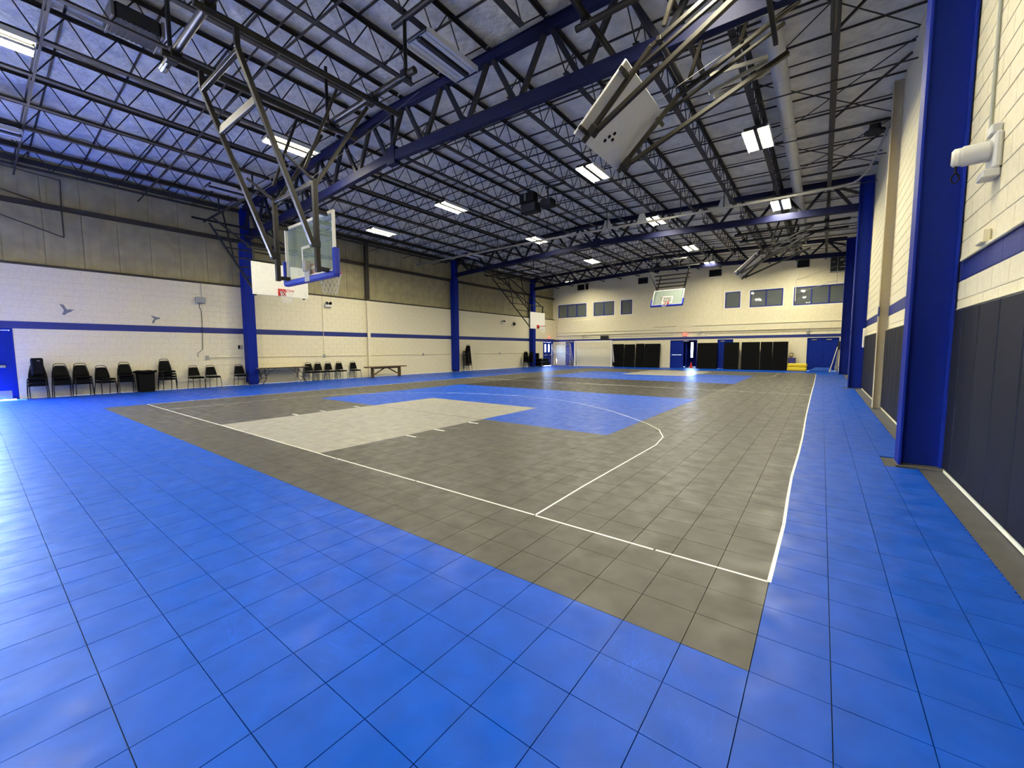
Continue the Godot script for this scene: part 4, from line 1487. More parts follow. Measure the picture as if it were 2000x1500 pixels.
# ------------------------------------------------------------------ things on the walls
func run_conduit(t: Node3D, pts: Array, r := 0.045) -> void:
	for i in pts.size() - 1:
		part(t, "conduit", MB.new().tube(pts[i], pts[i + 1], r * F, 6), M.wall_smooth)


func build_wall_things() -> void:
	# wall pads on the right wall
	var pad0: Node3D = null
	var idx := 0
	for span in [[-8.6, 16.0], [17.9, 37.4], [38.6, 57.6]]:
		var zz: float = span[0]
		var count := int(ceil((span[1] - 0.5 - span[0]) / 1.95))
		var pi := -1
		while zz < span[1] - 0.5:
			var z1 := minf(zz + 1.95, span[1])
			pi += 1
			var label: String = "navy wall pad on the right wall, " + [nth(count - 1 - pi, "the first column, on the motor side"), nth(pi, "the first column, past the motor"), nth(count - 1 - pi, "the middle column")][idx]
			var mb := MB.new()
			mb.box(v(4.84, 0.17, zz + 0.015), v(4.66, 6.35, z1 - 0.015), 0.02)
			single("wall_pad", mb, M.pad_navy, label, "wall pad", "navy pads %s" % ["before the first column", "past the first column", "past the slim post"][idx])
			zz = z1
		var cap := MB.new().box(v(4.84, 6.36, span[0]), v(4.7, 6.42, span[1]), 0.004)
		var bs := MB.new().box(v(4.84, 0.0, span[0]), v(4.70, 0.15, span[1]), 0.006)
		idx += 1
		var bb := struct("baseboard_right" if idx == 1 else "baseboard_right_%d" % idx, bs, M.wall_smooth, "cream base rail below the navy pads")
		part(bb, "cap_rail", cap, M.wall_smooth)

	# winch motor above the pads
	var w := thing("hoist_motor", "white hoist motor with a hanging dark ring on the right wall above the stripe", "motor", v(4.3, 10.2, 14.0))
	var ax := dirv(-1.0, 0.02, 0.12)
	var bx := v(4.62, 11.15, 13.15)
	part(w, "housing", MB.new().lathe(bx, ax, [[0.0, -0.02], [0.085, -0.02], [0.095, 0.0], [0.095, 0.17], [0.085, 0.18], [0.085, 0.20]], 18), M.pvc_white)
	part(w, "end_cap", MB.new().lathe(bx + ax * 0.19, ax, [[0.072, 0.0], [0.085, 0.01], [0.085, 0.04], [0.06, 0.06], [0.0, 0.065]], 18), M.white_paint)
	part(w, "base_flange", MB.new().box(v(4.84, 10.5, 12.7), v(4.66, 11.6, 13.6), 0.02), M.pvc_white)
	part(w, "foot_plate", MB.new().box(v(4.84, 10.25, 12.75), v(4.45, 10.5, 13.4), 0.01), M.pvc_white)
	var ring := []
	for i in 16:
		var a := TAU * i / 16
		ring.append(bx + ax * 0.21 + Vector3(cos(a) * 0.028, -0.20 + sin(a) * 0.045, 0))
	part(w, "pull_ring", MB.new().path(ring, 0.007, 6, true).tube(bx + ax * 0.21 + Vector3(0, -0.155, 0), bx + ax * 0.21 + Vector3(0, -0.08, 0), 0.010, 6), M.black_plastic)
	part(w, "bracket", MB.new().box(v(4.84, 11.6, 12.9), v(4.6, 11.9, 13.4), 0.01), M.pvc_white)
	var wc := thing("motor_conduit", "thin conduit running up the right wall above the hoist motor", "conduit", v(4.8, 11.8, 14.4))
	part(wc, "conduit", MB.new().tube(v(4.79, 11.7, 14.0), v(4.79, 25.8, 14.3), 0.045 * F, 6), M.grey_box)
	var sb := thing("switch_box", "small cream switch box on the right wall above the blue stripe", "switch box", v(4.75, 8.2, 13.4))
	part(sb, "box", MB.new().box(v(4.84, 8.3, 13.1), v(4.62, 8.75, 13.8), 0.012), M.wall_smooth)
	part(sb, "raceway", MB.new().box(v(4.84, 8.2, -8.0), v(4.74, 8.32, 16.3), 0.008), M.wall_smooth)
	var hb := thing("handset_box", "small white box on the right wall beside the middle column", "box", v(4.7, 4.6, 57.8))
	part(hb, "box", MB.new().box(v(4.84, 5.0, 57.3), v(4.5, 7.3, 57.9), 0.02), M.white_paint)

	# left wall: box with wire, switches, outlets, conduit, emergency light
	var eb := thing("electrical_box", "grey electrical box with a hanging wire on the left wall above the chairs", "electrical box", v(XL, 11.5, 12.7))
	part(eb, "box", MB.new().box(v(XL + 0.02, 11.55, 12.2), v(XL + 0.45, 12.35, 13.25), 0.015), M.grey_box)
	part(eb, "riser", MB.new().tube(v(XL + 0.06, 12.35, 12.9), v(XL + 0.06, 14.2, 12.9), 0.04 * F, 6), M.grey_box)
	var wire := [v(XL + 0.1, 11.55, 12.6), v(XL + 0.1, 11.0, 12.55), v(XL + 0.08, 10.6, 12.75), v(XL + 0.08, 8.0, 12.75), v(XL + 0.08, 5.2, 12.6), v(XL + 0.08, 4.95, 12.3), v(XL + 0.08, 4.75, 12.05), v(XL + 0.08, 4.2, 12.05)]
	part(eb, "wire", MB.new().path(wire, 0.035 * F, 6), M.joist_steel)
	var cw := thing("wall_conduit", "cream conduit with outlet boxes running low along the left wall", "conduit", v(XL + 0.1, 3.9, 45.0))
	for sp in [[13.2, 17.6], [19.1, 38.1], [38.9, 60.1], [61.6, 91.7]]:
		part(cw, "conduit", MB.new().tube(v(XL + 0.07, 4.12, sp[0]), v(XL + 0.07, 4.12, sp[1]), 0.05 * F, 6), M.wall_smooth)
	for z in [13.1, 29.9, 51.8, 78.0]:
		part(cw, "outlet_box", MB.new().box(v(XL + 0.02, 3.85, z - 0.2), v(XL + 0.18, 4.4, z + 0.2), 0.01), M.grey_box)
	part(cw, "riser", MB.new().tube(v(XL + 0.07, 4.3, 29.9), v(XL + 0.07, 14.2, 29.9), 0.05 * F, 6), M.wall_smooth)
	var sw := thing("light_switches", "pair of dark and pale switch plates on the left wall beside the first blue column", "switch", v(XL, 5.4, 15.9))
	part(sw, "plate", MB.new().box(v(XL + 0.02, 5.3, 16.95), v(XL + 0.08, 5.85, 17.2), 0.004), M.black_plastic)
	part(sw, "plate", MB.new().box(v(XL + 0.02, 5.3, 17.3), v(XL + 0.08, 5.85, 17.55), 0.004), M.grey_box)
	for q in [[30.9, 12.9, "twin-head emergency light on the left wall under the siding past the first column"], [79.4, 12.4, "white twin emergency light on the left wall before the last column"]]:
		var em := thing("emergency_light", q[2], "emergency light", v(XL, q[1] - 0.6, q[0]))
		part(em, "housing", MB.new().box(v(XL + 0.02, q[1] - 0.45, q[0] - 0.6), v(XL + 0.4, q[1] - 0.05, q[0] + 0.6), 0.02), M.white_paint)
		for s in [-0.35, 0.35]:
			part(em, "lamp_head", MB.new().lathe(v(XL + 0.3, q[1] + 0.2, q[0] + s), dirv(0.8, 0.1, -0.3 * signf(s)), [[0.0, -0.06], [0.05, -0.04], [0.085, 0.03], [0.075, 0.05], [0.0, 0.045]], 14), M.grey_box)
	var hd := thing("wall_fan", "small round grey fan head on the left wall beside the emergency light", "fan", v(XL, 11.5, 84.0))
	part(hd, "head", MB.new().lathe(v(XL + 0.35, 12.1, 84.0), dirv(1, 0, -0.2), [[0.0, -0.05], [0.12, -0.04], [0.15, 0.02], [0.13, 0.06], [0.0, 0.07]], 14), M.grey_box)
	part(hd, "stem", MB.new().tube(v(XL + 0.02, 12.8, 84.0), v(XL + 0.3, 12.1, 84.0), 0.06 * F, 6), M.grey_box)

	# two bird shapes on the wall
	var bird := PackedVector2Array([Vector2(-0.75, 0.95), Vector2(-0.25, 0.85), Vector2(-0.12, 0.45), Vector2(0.08, 0.12), Vector2(0.35, 0.22), Vector2(0.52, 0.16), Vector2(0.85, 0.22), Vector2(0.62, 0.02), Vector2(0.45, -0.18), Vector2(0.1, -0.35), Vector2(-0.3, -0.75), Vector2(-0.55, -0.62), Vector2(-0.38, -0.3), Vector2(-0.3, 0.05), Vector2(-0.48, 0.45)])
	for q in [[0.15, 9.65, 1.0, 0.0, "grey bird cut-out with raised wings on the left wall nearer the blue door"], [7.8, 9.2, 0.85, 2.2, "grey bird cut-out tilted sideways on the left wall nearer the electrical box"]]:
		var pl := PackedVector2Array()
		for p in bird:
			pl.append((p * q[2]).rotated(q[3]) * F * 0.72)
		single("bird_cutout", MB.new().prism(v(XL + 0.005, q[1], q[0]), Vector3(0, 0, -1), Vector3.UP, Vector3(0.012, 0, 0), pl), M.bird_grey, q[4], "wall decoration", "bird cut-outs")

	# end wall: pipes, vents, exit signs, scoreboard
	var pw := thing("wall_piping", "cream pipes running along the end wall below the windows", "piping", v(-30.0, 8.9, ZF - 0.4))
	for q in [[-66.0, -34.0, 10.2], [-66.0, -31.0, 8.75], [-26.0, 4.6, 10.9], [-23.0, 4.0, 8.9], [-36.0, -30.0, 11.0]]:
		part(pw, "pipe", MB.new().tube(v(q[0], q[2], ZF - (0.42 if q[2] > 9.3 else 0.1)), v(q[1], q[2], ZF - (0.42 if q[2] > 9.3 else 0.1)), 0.07 * F, 6), M.wall_smooth)
	for q in [[-30.0, 11.0, 12.6], [-23.0, 8.9, 9.3], [-19.3, 10.9, 24.0]]:
		part(pw, "riser", MB.new().tube(v(q[0], q[1], ZF - 0.42), v(q[0], q[2], ZF - 0.42), 0.05 * F, 6), M.wall_smooth)
	for q in [[-24.4, 9.2], [-57.2, 9.2], [-2.0, 9.0]]:
		part(pw, "junction_box", MB.new().box(v(q[0] - 0.3, q[1] - 0.35, ZF - 0.65), v(q[0] + 0.3, q[1] + 0.25, ZF - 0.3), 0.01), M.grey_box)
	for q in [[-59.3, -57.0, "double dark louvre vent high on the end wall above the three-pane corner window"], [-40.6, -37.9, "dark louvre vent high on the end wall beside the raised glass goal"], [-22.6, -19.8, "dark louvre vent high on the end wall between lamps"], [-4.7, -2.3, "dark louvre vent high on the end wall beside the scoreboard"]]:
		var vt := thing("louvre_vent", q[2], "vent", v((q[0] + q[1]) * 0.5, 22.9, ZF - 0.2))
		vent_in(vt, q[0], q[1])
		if q[0] < -58.0:
			vent_in(vt, -56.6, -55.7)
	for q in [["z", -27.9, 8.65, "small red exit sign above the open blue doorway of the end wall"], ["x", 102.4, 8.75, "small red exit sign above the glazed blue door at the end of the left wall"]]:
		var ex: Node3D
		if q[0] == "z":
			ex = thing("exit_sign", q[3], "exit sign", v(q[1], q[2] - 0.4, ZF - 0.1))
			part(ex, "sign_housing", MB.new().box(v(q[1] - 0.62, q[2] - 0.4, ZF - 0.02), v(q[1] + 0.62, q[2] + 0.4, ZF - 0.2), 0.01), M.white_paint)
			part(ex, "sign_face", MB.new().box(v(q[1] - 0.56, q[2] - 0.34, ZF - 0.2), v(q[1] + 0.56, q[2] + 0.34, ZF - 0.22)), M.exit_sign_face)
		else:
			ex = thing("exit_sign", q[3], "exit sign", v(XL + 0.1, q[2] - 0.4, q[1]))
			part(ex, "sign_housing", MB.new().box(v(XL + 0.02, q[2] - 0.4, q[1] - 0.62), v(XL + 0.2, q[2] + 0.4, q[1] + 0.62), 0.01), M.white_paint)
			part(ex, "sign_face", MB.new().box(v(XL + 0.2, q[2] - 0.34, q[1] - 0.56), v(XL + 0.22, q[2] + 0.34, q[1] + 0.56)), M.exit_sign_face)
		var tm := TextMesh.new()
		tm.text = "EXIT"
		tm.font_size = 48
		tm.pixel_size = 0.0040
		tm.depth = 0.006
		var so := MeshInstance3D.new()
		so.name = "sign_letters"
		so.mesh = tm
		so.material_override = M.exit_sign_glow
		ex.add_child(so)
		if q[0] == "z":
			so.position = v(q[1], q[2], ZF - 0.23) - ex.position
		else:
			so.position = v(XL + 0.23, q[2], q[1]) - ex.position
			so.rotation.y = PI / 2.0
		var ol := OmniLight3D.new()
		ol.name = "sign_light"
		ol.light_color = Color(1.0, 0.16, 0.1)
		ol.light_energy = 0.05
		ol.light_size = 0.05
		ol.omni_range = 10.0
		ol.shadow_enabled = true
		ex.add_child(ol)
		ol.position = so.position + (Vector3(0, 0, 0.12) if q[0] == "z" else Vector3(0.12, 0, 0))
	var sc := thing("scoreboard", "dark scoreboard panel high on the end wall beside the last right column", "scoreboard", v(2.9, 21.0, ZF - 0.4))
	part(sc, "panel", MB.new().box(v(1.35, 21.35, ZF - 0.16), v(4.3, 24.9, ZF - 0.55), 0.02), M.board_dark)
	part(sc, "lower_rail", MB.new().box(v(1.3, 21.05, ZF - 0.16), v(4.3, 21.3, ZF - 0.58), 0.01), M.grey_box)
	for q in [[3.3, 23.7, 0.35], [3.25, 23.45, 0.3], [3.75, 22.75, 0.3], [3.45, 22.1, 0.5], [1.9, 23.3, 0.2]]:
		part(sc, "digit_block", MB.new().box(v(q[0] - q[2], q[1] - 0.09, ZF - 0.55), v(q[0] + q[2], q[1] + 0.09, ZF - 0.57)), M.grey_box)
	var nb := single("notice_box", MB.new().box(v(-51.6, 7.9, ZF - 0.04), v(-49.1, 8.95, ZF - 0.35), 0.015), M.grey_box, "dark grey box mounted over the blue stripe of the end wall above the white goal", "box")
	nb.material_override = M.vent_dark
	var cr := thing("corner_cable", "thin white pole and cable frame hung before the end wall beside the scoreboard", "cable frame", v(0.0, 18.0, ZF - 1.0))
	part(cr, "pole", MB.new().tube(v(-4.6, 15.5, ZF - 0.24), v(-4.6, 25.0, ZF - 0.24), 0.07 * F, 6), M.white_paint)
	part(cr, "pole", MB.new().tube(v(2.55, 18.3, ZF - 2.0), v(2.55, deck(2.55) - 0.2, ZF - 2.0), 0.06 * F, 6), M.galv)
	part(cr, "cable", MB.new().tube(v(-4.6, 20.2, ZF - 0.24), v(2.55, 22.2, ZF - 2.0), 0.04 * F, 5), M.galv)
	part(cr, "cable", MB.new().tube(v(-4.6, 17.2, ZF - 0.24), v(2.55, 19.2, ZF - 2.0), 0.05 * F, 5), M.galv)


func vent_in(t: Node3D, x0: float, x1: float) -> void:
	var z := ZF - 0.15
	part(t, "vent_frame", MB.new().box(v(x0, 22.85, z), v(x1, 22.97, z - 0.08)).box(v(x0, 24.38, z), v(x1, 24.5, z - 0.08)).box(v(x0, 22.97, z), v(x0 + 0.1, 24.38, z - 0.08)).box(v(x1 - 0.1, 22.97, z), v(x1, 24.38, z - 0.08)), M.vent_dark)
	part(t, "vent_back", MB.new().box(v(x0 + 0.1, 22.97, z), v(x1 - 0.1, 24.38, z - 0.01)), M.black_plastic)
	for k in 7:
		part(t, "louvre", MB.new().bar(v(x0 + 0.1, 23.08 + k * 0.2, z - 0.05), v(x1 - 0.1, 23.08 + k * 0.2, z - 0.05), 0.09 * F, 0.03 * F, Vector3(0, 1, 0.6)), M.vent_dark)


# ------------------------------------------------------------------ furniture along the walls
var chair0: Node3D = null

# built in metres about its own base, facing +x
func make_chair() -> Node3D:
	var t := thing("stacking_chair", "", "chair", Vector3.ZERO)
	var seat := MB.new()
	seat.obox(Vector3(0.02, 0.455, 0), Vector3(0.21, 0, 0), Vector3(0, 0.03, 0), Vector3(0, 0, 0.20), 0.022)
	lpart(t, "seat", seat, M.chair_vinyl)
	var back := MB.new()
	var lean := Vector3(-0.16, 1, 0).normalized()
	var n := Vector3(1, 0.16, 0).normalized()
	var c := Vector3(-0.185, 0.52, 0)
	var prof := PackedVector2Array([Vector2(-0.185, 0.0), Vector2(0.185, 0.0), Vector2(0.175, 0.08), Vector2(0.13, 0.32), Vector2(0.10, 0.345), Vector2(-0.10, 0.345), Vector2(-0.13, 0.32), Vector2(-0.175, 0.08)])
	back.prism(c - n * 0.018, Vector3(0, 0, 1), lean, n * 0.036, prof)
	lpart(t, "backrest", back, M.chair_vinyl)
	# hoop of the back running down into the rear legs
	var hoop := []
	for p in [[-0.2, 0.0], [-0.19, 0.10], [-0.14, 0.36], [-0.115, 0.40], [-0.08, 0.415], [0.08, 0.415], [0.115, 0.40], [0.14, 0.36], [0.19, 0.10], [0.2, 0.0]]:
		hoop.append(c + lean * p[1] + Vector3(0, 0, p[0]))
	lpart(t, "back_hoop", MB.new().path(hoop, 0.011, 6), M.chair_frame)
	for s: float in [-1.0, 1.0]:
		lpart(t, "leg", MB.new().path([c + Vector3(0, 0, 0.2 * s), Vector3(-0.19, 0.42, 0.2 * s), Vector3(-0.26, 0.01, 0.215 * s)], 0.011, 6), M.chair_frame)
		lpart(t, "leg", MB.new().path([Vector3(-0.19, 0.425, 0.2 * s), Vector3(0.17, 0.425, 0.2 * s), Vector3(0.21, 0.40, 0.2 * s), Vector3(0.25, 0.01, 0.215 * s)], 0.011, 6), M.chair_frame)
		lpart(t, "foot", MB.new().tube(Vector3(-0.26, 0.0, 0.215 * s), Vector3(-0.26, 0.02, 0.215 * s), 0.015, 8).tube(Vector3(0.25, 0.0, 0.215 * s), Vector3(0.25, 0.02, 0.215 * s), 0.015, 8), M.black_plastic)
	lpart(t, "cross_rail", MB.new().tube(Vector3(0.18, 0.42, -0.2), Vector3(0.18, 0.42, 0.2), 0.009, 6).tube(Vector3(-0.18, 0.42, -0.2), Vector3(-0.18, 0.42, 0.2), 0.009, 6), M.chair_frame)
	return t


func put_chairs(x: float, z: float, count: int, turn: float, label: String, group: String) -> void:
	for k in count:
		var fx := Vector3(cos(turn), 0, -sin(turn))
		var at := v(x, 0, z) + Vector3(0, 0.098 * k, 0) + fx * (0.018 * k)
		var own: String = label if count == 1 else label + ", " + ("lowest" if k == 0 else "topmost" if k == count - 1 else ORD[k] + " from the floor")
		if chair0 == null:
			chair0 = make_chair()
			chair0.position = at
			chair0.rotation.y = turn
			tag(chair0, own, "", group)
		else:
			copy(chair0, at, turn, own, group)


func build_left_row() -> void:
	var x := -66.35
	put_chairs(x, -2.6, 3, -0.15, "black chair in the stack beside the blue door", "chairs stacked beside the blue door")
	put_chairs(x, -0.85, 3, 0.0, "black chair in the second stack from the blue door", "second chair stack from the blue door")
	put_chairs(x, 0.75, 3, 0.05, "black chair in the third stack from the blue door", "third chair stack from the blue door")
	put_chairs(x, 2.6, 2, 0.25, "black chair of the pair turned from the wall", "pair of chairs turned from the wall")
	put_chairs(x, 4.4, 3, -0.05, "black chair in the stack beside the draped bin", "chairs stacked beside the bin on the door side")
	put_chairs(x, 8.3, 4, 0.1, "black chair in the tall stack past the draped bin", "tall stack past the bin")
	put_chairs(x, 11.4, 1, 0.12, "single black stacking chair under the hanging wire", "")
	put_chairs(x, 13.3, 1, 0.05, "single black stacking chair under the outlet box", "")
	put_chairs(x, 16.75, 1, 0.0, "single black stacking chair beside the first blue column", "")
	var gl := ["black stacking chair touching the folding table", "black stacking chair, second from the folding table", "black stacking chair in the middle of the row by the table", "black stacking chair, fourth from the folding table", "black stacking chair beside the wooden bench"]
	var zs := [26.9, 28.5, 30.3, 32.3, 35.0]
	for i in 5:
		put_chairs(x, zs[i], 1, 0.0, gl[i], "row of chairs between table and bench")
	put_chairs(-66.2, 64.4, 11, -1.3, "black chair in the lone tall stack past the middle column", "tall lone stack past the middle column")
	put_chairs(-66.0, 88.0, 6, -0.9, "black chair in the stack before the last column", "stack before the last column")
	put_chairs(-65.8, 90.2, 6, -1.2, "black chair in the stack touching the last column", "stack touching the last column")

	# hard case hung on the first stack
	var cs := thing("hard_case", "dark upright case standing on the chair stack beside the blue door", "case", v(-66.5, 2.55, -2.4))
	part(cs, "shell", MB.new().box(v(-66.95, 2.55, -2.95), v(-66.4, 4.35, -2.05), 0.03), M.black_plastic)
	part(cs, "latch", MB.new().box(v(-66.42, 4.0, -2.5), v(-66.36, 4.1, -2.3), 0.004), M.chrome)

	# draped bin
	var bn := thing("draped_bin", "black square bin with a sagging liner between the chair stacks", "bin", v(-66.3, 0, 6.2))
	var body := MB.new()
	body.prism(v(-67.1, 0.02, 6.2), Vector3(0, 0, -1), Vector3.UP, Vector3(1.5 * F, 0, 0), PackedVector2Array([Vector2(-0.70, 0), Vector2(0.70, 0), Vector2(0.78, 2.45), Vector2(-0.78, 2.45)].map(func(p): return p * F)))
	part(bn, "body", body, M.black_plastic)
	var rimp := []
	for i in 24:
		var a := TAU * i / 24
		var sq := pow(absf(cos(a)), 0.4) * signf(cos(a))
		var sr := pow(absf(sin(a)), 0.4) * signf(sin(a))
		rimp.append(v(-66.35 + 0.82 * sr, 2.5 + 0.05 * sin(3.0 * a) - (0.06 if absf(sq) < 0.5 else 0.0), 6.2 + 0.95 * sq))
	part(bn, "liner_roll", MB.new().path(rimp, 0.14 * F, 8, true), M.mat_black)
	part(bn, "liner_top", MB.new().box(v(-67.05, 2.42, 5.4), v(-65.65, 2.5, 7.0), 0.01), M.mat_black)

	# folding table
	var tb := thing("folding_table", "tan folding table with curved black legs against the left wall", "table", v(-66.0, 0, 22.3))
	part(tb, "top", MB.new().box(v(-67.3, 2.38, 18.6), v(-64.8, 2.48, 26.0), 0.008), M.table_top)
	part(tb, "edge_band", MB.new().box(v(-64.82, 2.33, 18.6), v(-64.74, 2.48, 26.0), 0.004), M.vent_dark)
	for e in [[19.4, 1.0], [25.2, -1.0]]:
		for xx in [-67.0, -65.1]:
			part(tb, "leg", MB.new().path([v(xx, 2.38, e[0]), v(xx, 1.6, e[0] + e[1] * 0.05), v(xx, 0.9, e[0] + e[1] * 0.25), v(xx, 0.4, e[0] - e[1] * 0.1), v(xx, 0.0, e[0] - e[1] * 0.35)], 0.05 * F, 6), M.chair_frame)
			part(tb, "brace", MB.new().path([v(xx, 2.35, e[0] + e[1] * 1.6), v(xx, 1.9, e[0] + e[1] * 0.7), v(xx, 1.2, e[0] + e[1] * 0.12)], 0.035 * F, 6), M.chair_frame)
		part(tb, "leg_rail", MB.new().tube(v(-67.0, 0.95, e[0] + e[1] * 0.25), v(-65.1, 0.95, e[0] + e[1] * 0.25), 0.04 * F, 6), M.chair_frame)

	# wooden bench
	var be := thing("wooden_bench", "brown wooden bench with slanted braces under its seat", "bench", v(-65.0, 0, 40.6))
	part(be, "seat", MB.new().box(v(-65.6, 1.85, 36.2), v(-64.4, 2.05, 45.0), 0.01), M.wood_bench)
	for z in [37.6, 43.6]:
		part(be, "end_panel", MB.new().box(v(-65.4, 0.12, z - 0.1), v(-64.6, 1.85, z + 0.1), 0.008), M.wood_bench)
		part(be, "foot", MB.new().box(v(-65.6, 0.0, z - 0.14), v(-64.4, 0.14, z + 0.14), 0.008), M.wood_bench)
		part(be, "brace", MB.new().bar(v(-65.0, 0.4, z), v(-65.0, 1.75, 40.6 + signf(z - 40.6) * 0.3), 0.3 * F, 0.18 * F), M.wood_bench)
	part(be, "apron", MB.new().box(v(-65.05, 1.6, 38.0), v(-64.95, 1.85, 43.3), 0.004), M.wood_bench)

	# dark cart by the last left column
	var ct := thing("equipment_cart", "black equipment cart with boxes beside the last left column", "cart", v(-65.5, 0, 95.6))
	part(ct, "lower_case", MB.new().box(v(-66.8, 0.25, 93.4), v(-64.6, 1.5, 98.6), 0.03), M.black_plastic)
	part(ct, "upper_case", MB.new().box(v(-66.7, 1.52, 93.8), v(-64.8, 2.4, 98.2), 0.03), M.mat_black)
	part(ct, "tall_box", MB.new().box(v(-66.8, 2.42, 94.0), v(-66.0, 4.0, 94.9), 0.02), M.black_plastic)
	for k in 3:
		part(ct, "label_plate", MB.new().box(v(-64.6, 0.5 + k * 0.75, 94.2), v(-64.57, 0.75 + k * 0.75, 94.5)), M.grey_box)
	for z in [93.9, 98.1]:
		for xx in [-66.5, -64.9]:
			part(ct, "wheel", MB.new().tube(v(xx - 0.05, 0.12, z), v(xx + 0.05, 0.12, z), 0.12 * F, 12), M.black_plastic)


# one folding panel mat standing on edge; x0..x1 along the end wall
func standing_mat(x0: float, x1: float, z: float, h: float, tip: float, label: String, group: String) -> void:
	var t := thing("folding_mat", label, "gym mat", v((x0 + x1) * 0.5, 0, z), group)
	var n := 3
	for k in n:
		var zz := z + 0.17 * k
		var up := Vector3(0, cos(tip), -sin(tip))
		var nn := Vector3(0, sin(tip), cos(tip))
		var c := v((x0 + x1) * 0.5, 0.0, zz) + up * h * 0.5 * F + Vector3(0, 0.01, 0)
		part(t, "mat_panel", MB.new().obox(c, Vector3((x1 - x0) * 0.5 * F, 0, 0), up * h * 0.5 * F, nn * 0.078 * F, 0.012), M.mat_black)


func build_end_row() -> void:
	var z := ZF - 1.4
	standing_mat(-47.6, -44.2, z, 6.45, 0.08, "black folding mat leaning on the end wall beside the white goal frame", "")
	standing_mat(-43.9, -41.0, z, 6.35, 0.08, "black folding mat, second from the white goal frame", "")
	standing_mat(-40.6, -38.4, z + 0.1, 6.5, 0.08, "narrow black folding mat, third from the white goal frame", "")
	standing_mat(-38.1, -34.0, z, 6.45, 0.08, "wide black folding mat nearest the open blue doorway on the goal side", "")
	standing_mat(-24.6, -20.0, z, 6.45, 0.07, "lone black folding mat between the open doorway and the single blue door", "")
	standing_mat(-18.4, -15.2, z - 0.5, 6.5, 0.07, "black folding mat partly covering the single blue door", "")
	standing_mat(-14.6, -10.9, z - 0.7, 6.5, 0.07, "black folding mat just past the gap beside the single blue door", "")
	standing_mat(-10.7, -8.4, z - 0.6, 6.5, 0.07, "narrow black folding mat in the row beside the yellow mat", "")
	standing_mat(-8.3, -5.4, z - 0.8, 6.5, 0.07, "black folding mat standing next to the yellow mat", "")

	# yellow mat, crate, blue mat
	var y := thing("yellow_mat", "folded yellow vinyl mat lying by the end wall", "gym mat", v(-3.4, 0, ZF - 3.2))
	part(y, "lower_layer", MB.new().box(v(-5.3, 0.02, ZF - 4.0), v(-1.75, 0.85, ZF - 1.9), 0.05), M.mat_yellow)
	part(y, "upper_layer", MB.new().box(v(-5.25, 0.87, ZF - 3.95), v(-1.7, 1.65, ZF - 1.95), 0.05), M.mat_yellow)
	part(y, "strap", MB.new().bar(v(-4.9, 0.9, ZF - 4.03), v(-4.4, 1.4, ZF - 4.0), 0.01, 0.12 * F), M.mat_yellow)
	var cr := thing("blue_crate", "dark blue crate behind the yellow mat", "crate", v(-4.5, 1.66, ZF - 1.3))
	part(cr, "box", MB.new().box(v(-5.3, 0.0, ZF - 1.8), v(-3.9, 2.75, ZF - 0.6), 0.02), M.crate_blue)
	part(cr, "rim", MB.new().box(v(-5.36, 2.72, ZF - 1.86), v(-3.84, 2.85, ZF - 0.54), 0.01), M.crate_blue)
	var pl := thing("wicker_ball", "small tan ball and strap resting on the blue crate", "ball", v(-4.8, 2.85, ZF - 1.2))
	var prof := []
	for i in 11:
		var a := PI * i / 10.0
		prof.append([0.42 * F * sin(a), 0.42 * F * (1.0 - cos(a))])
	part(pl, "ball", MB.new().lathe(v(-4.8, 2.86, ZF - 1.2), Vector3.UP, prof, 16), M.table_top)
	part(pl, "strap", MB.new().path([v(-5.1, 3.7, ZF - 1.3), v(-4.6, 4.0, ZF - 1.4), v(-4.2, 3.6, ZF - 1.4)], 0.06 * F, 6), M.vent_dark)
	var bm := MB.new()
	bm.box(v(-1.3, 0.02, ZF - 2.6), v(2.6, 0.34, ZF - 1.0), 0.03)
	var bo := single("blue_mat", bm, M.mat_blue, "light blue mat lying flat before the blue double door", "gym mat")
	part(bo, "upper_fold", MB.new().prism(v(-0.9, 0.34, ZF - 1.0), Vector3.RIGHT, Vector3.UP, Vector3(0, 0, 1.6 * F), PackedVector2Array([Vector2(0, 0), Vector2(3.6, 0), Vector2(3.2, 0.4), Vector2(0.6, 0.45)].map(func(p): return p * F))), M.mat_blue)

	# folded grey stand leaning in the corner
	var st := thing("folded_stand", "grey folded tube stand leaning in the corner by the double door", "stand", v(3.2, 0, ZF - 3.0))
	part(st, "leg", MB.new().tube(v(2.15, 0.05, ZF - 5.6), v(3.3, 5.2, ZF - 3.0), 0.10 * F, 8), M.galv)
	part(st, "leg", MB.new().tube(v(3.0, 0.05, ZF - 4.0), v(3.55, 5.2, ZF - 3.0), 0.09 * F, 8), M.galv)
	part(st, "leg", MB.new().tube(v(3.3, 0.05, ZF - 3.4), v(3.65, 5.2, ZF - 2.8), 0.09 * F, 8), M.galv)
	part(st, "foot", MB.new().box(v(1.95, 0.0, ZF - 5.8), v(2.4, 0.3, ZF - 5.3), 0.02), M.galv)
	part(st, "head", MB.new().box(v(3.3, 4.6, ZF - 3.2), v(3.95, 6.4, ZF - 2.7), 0.02), M.vent_dark)
	part(st, "tray", MB.new().box(v(3.0, 0.8, ZF - 3.2), v(4.3, 1.1, ZF - 2.2), 0.01), M.grey_box)

	# traffic cone in the vestibule
	var cn := thing("traffic_cone", "small red traffic cone inside the open blue doorway", "cone", v(-26.6, 0, ZF + 1.5))
	part(cn, "base", MB.new().box(v(-27.2, -0.04, ZF + 0.9), v(-26.0, 0.08, ZF + 2.1), 0.006), M.cone_orange)
	part(cn, "body", MB.new().lathe(v(-26.6, 0.08, ZF + 1.5), Vector3.UP, [[0.14, 0.0], [0.12, 0.03], [0.03, 0.42], [0.0, 0.43]], 16), M.cone_orange)

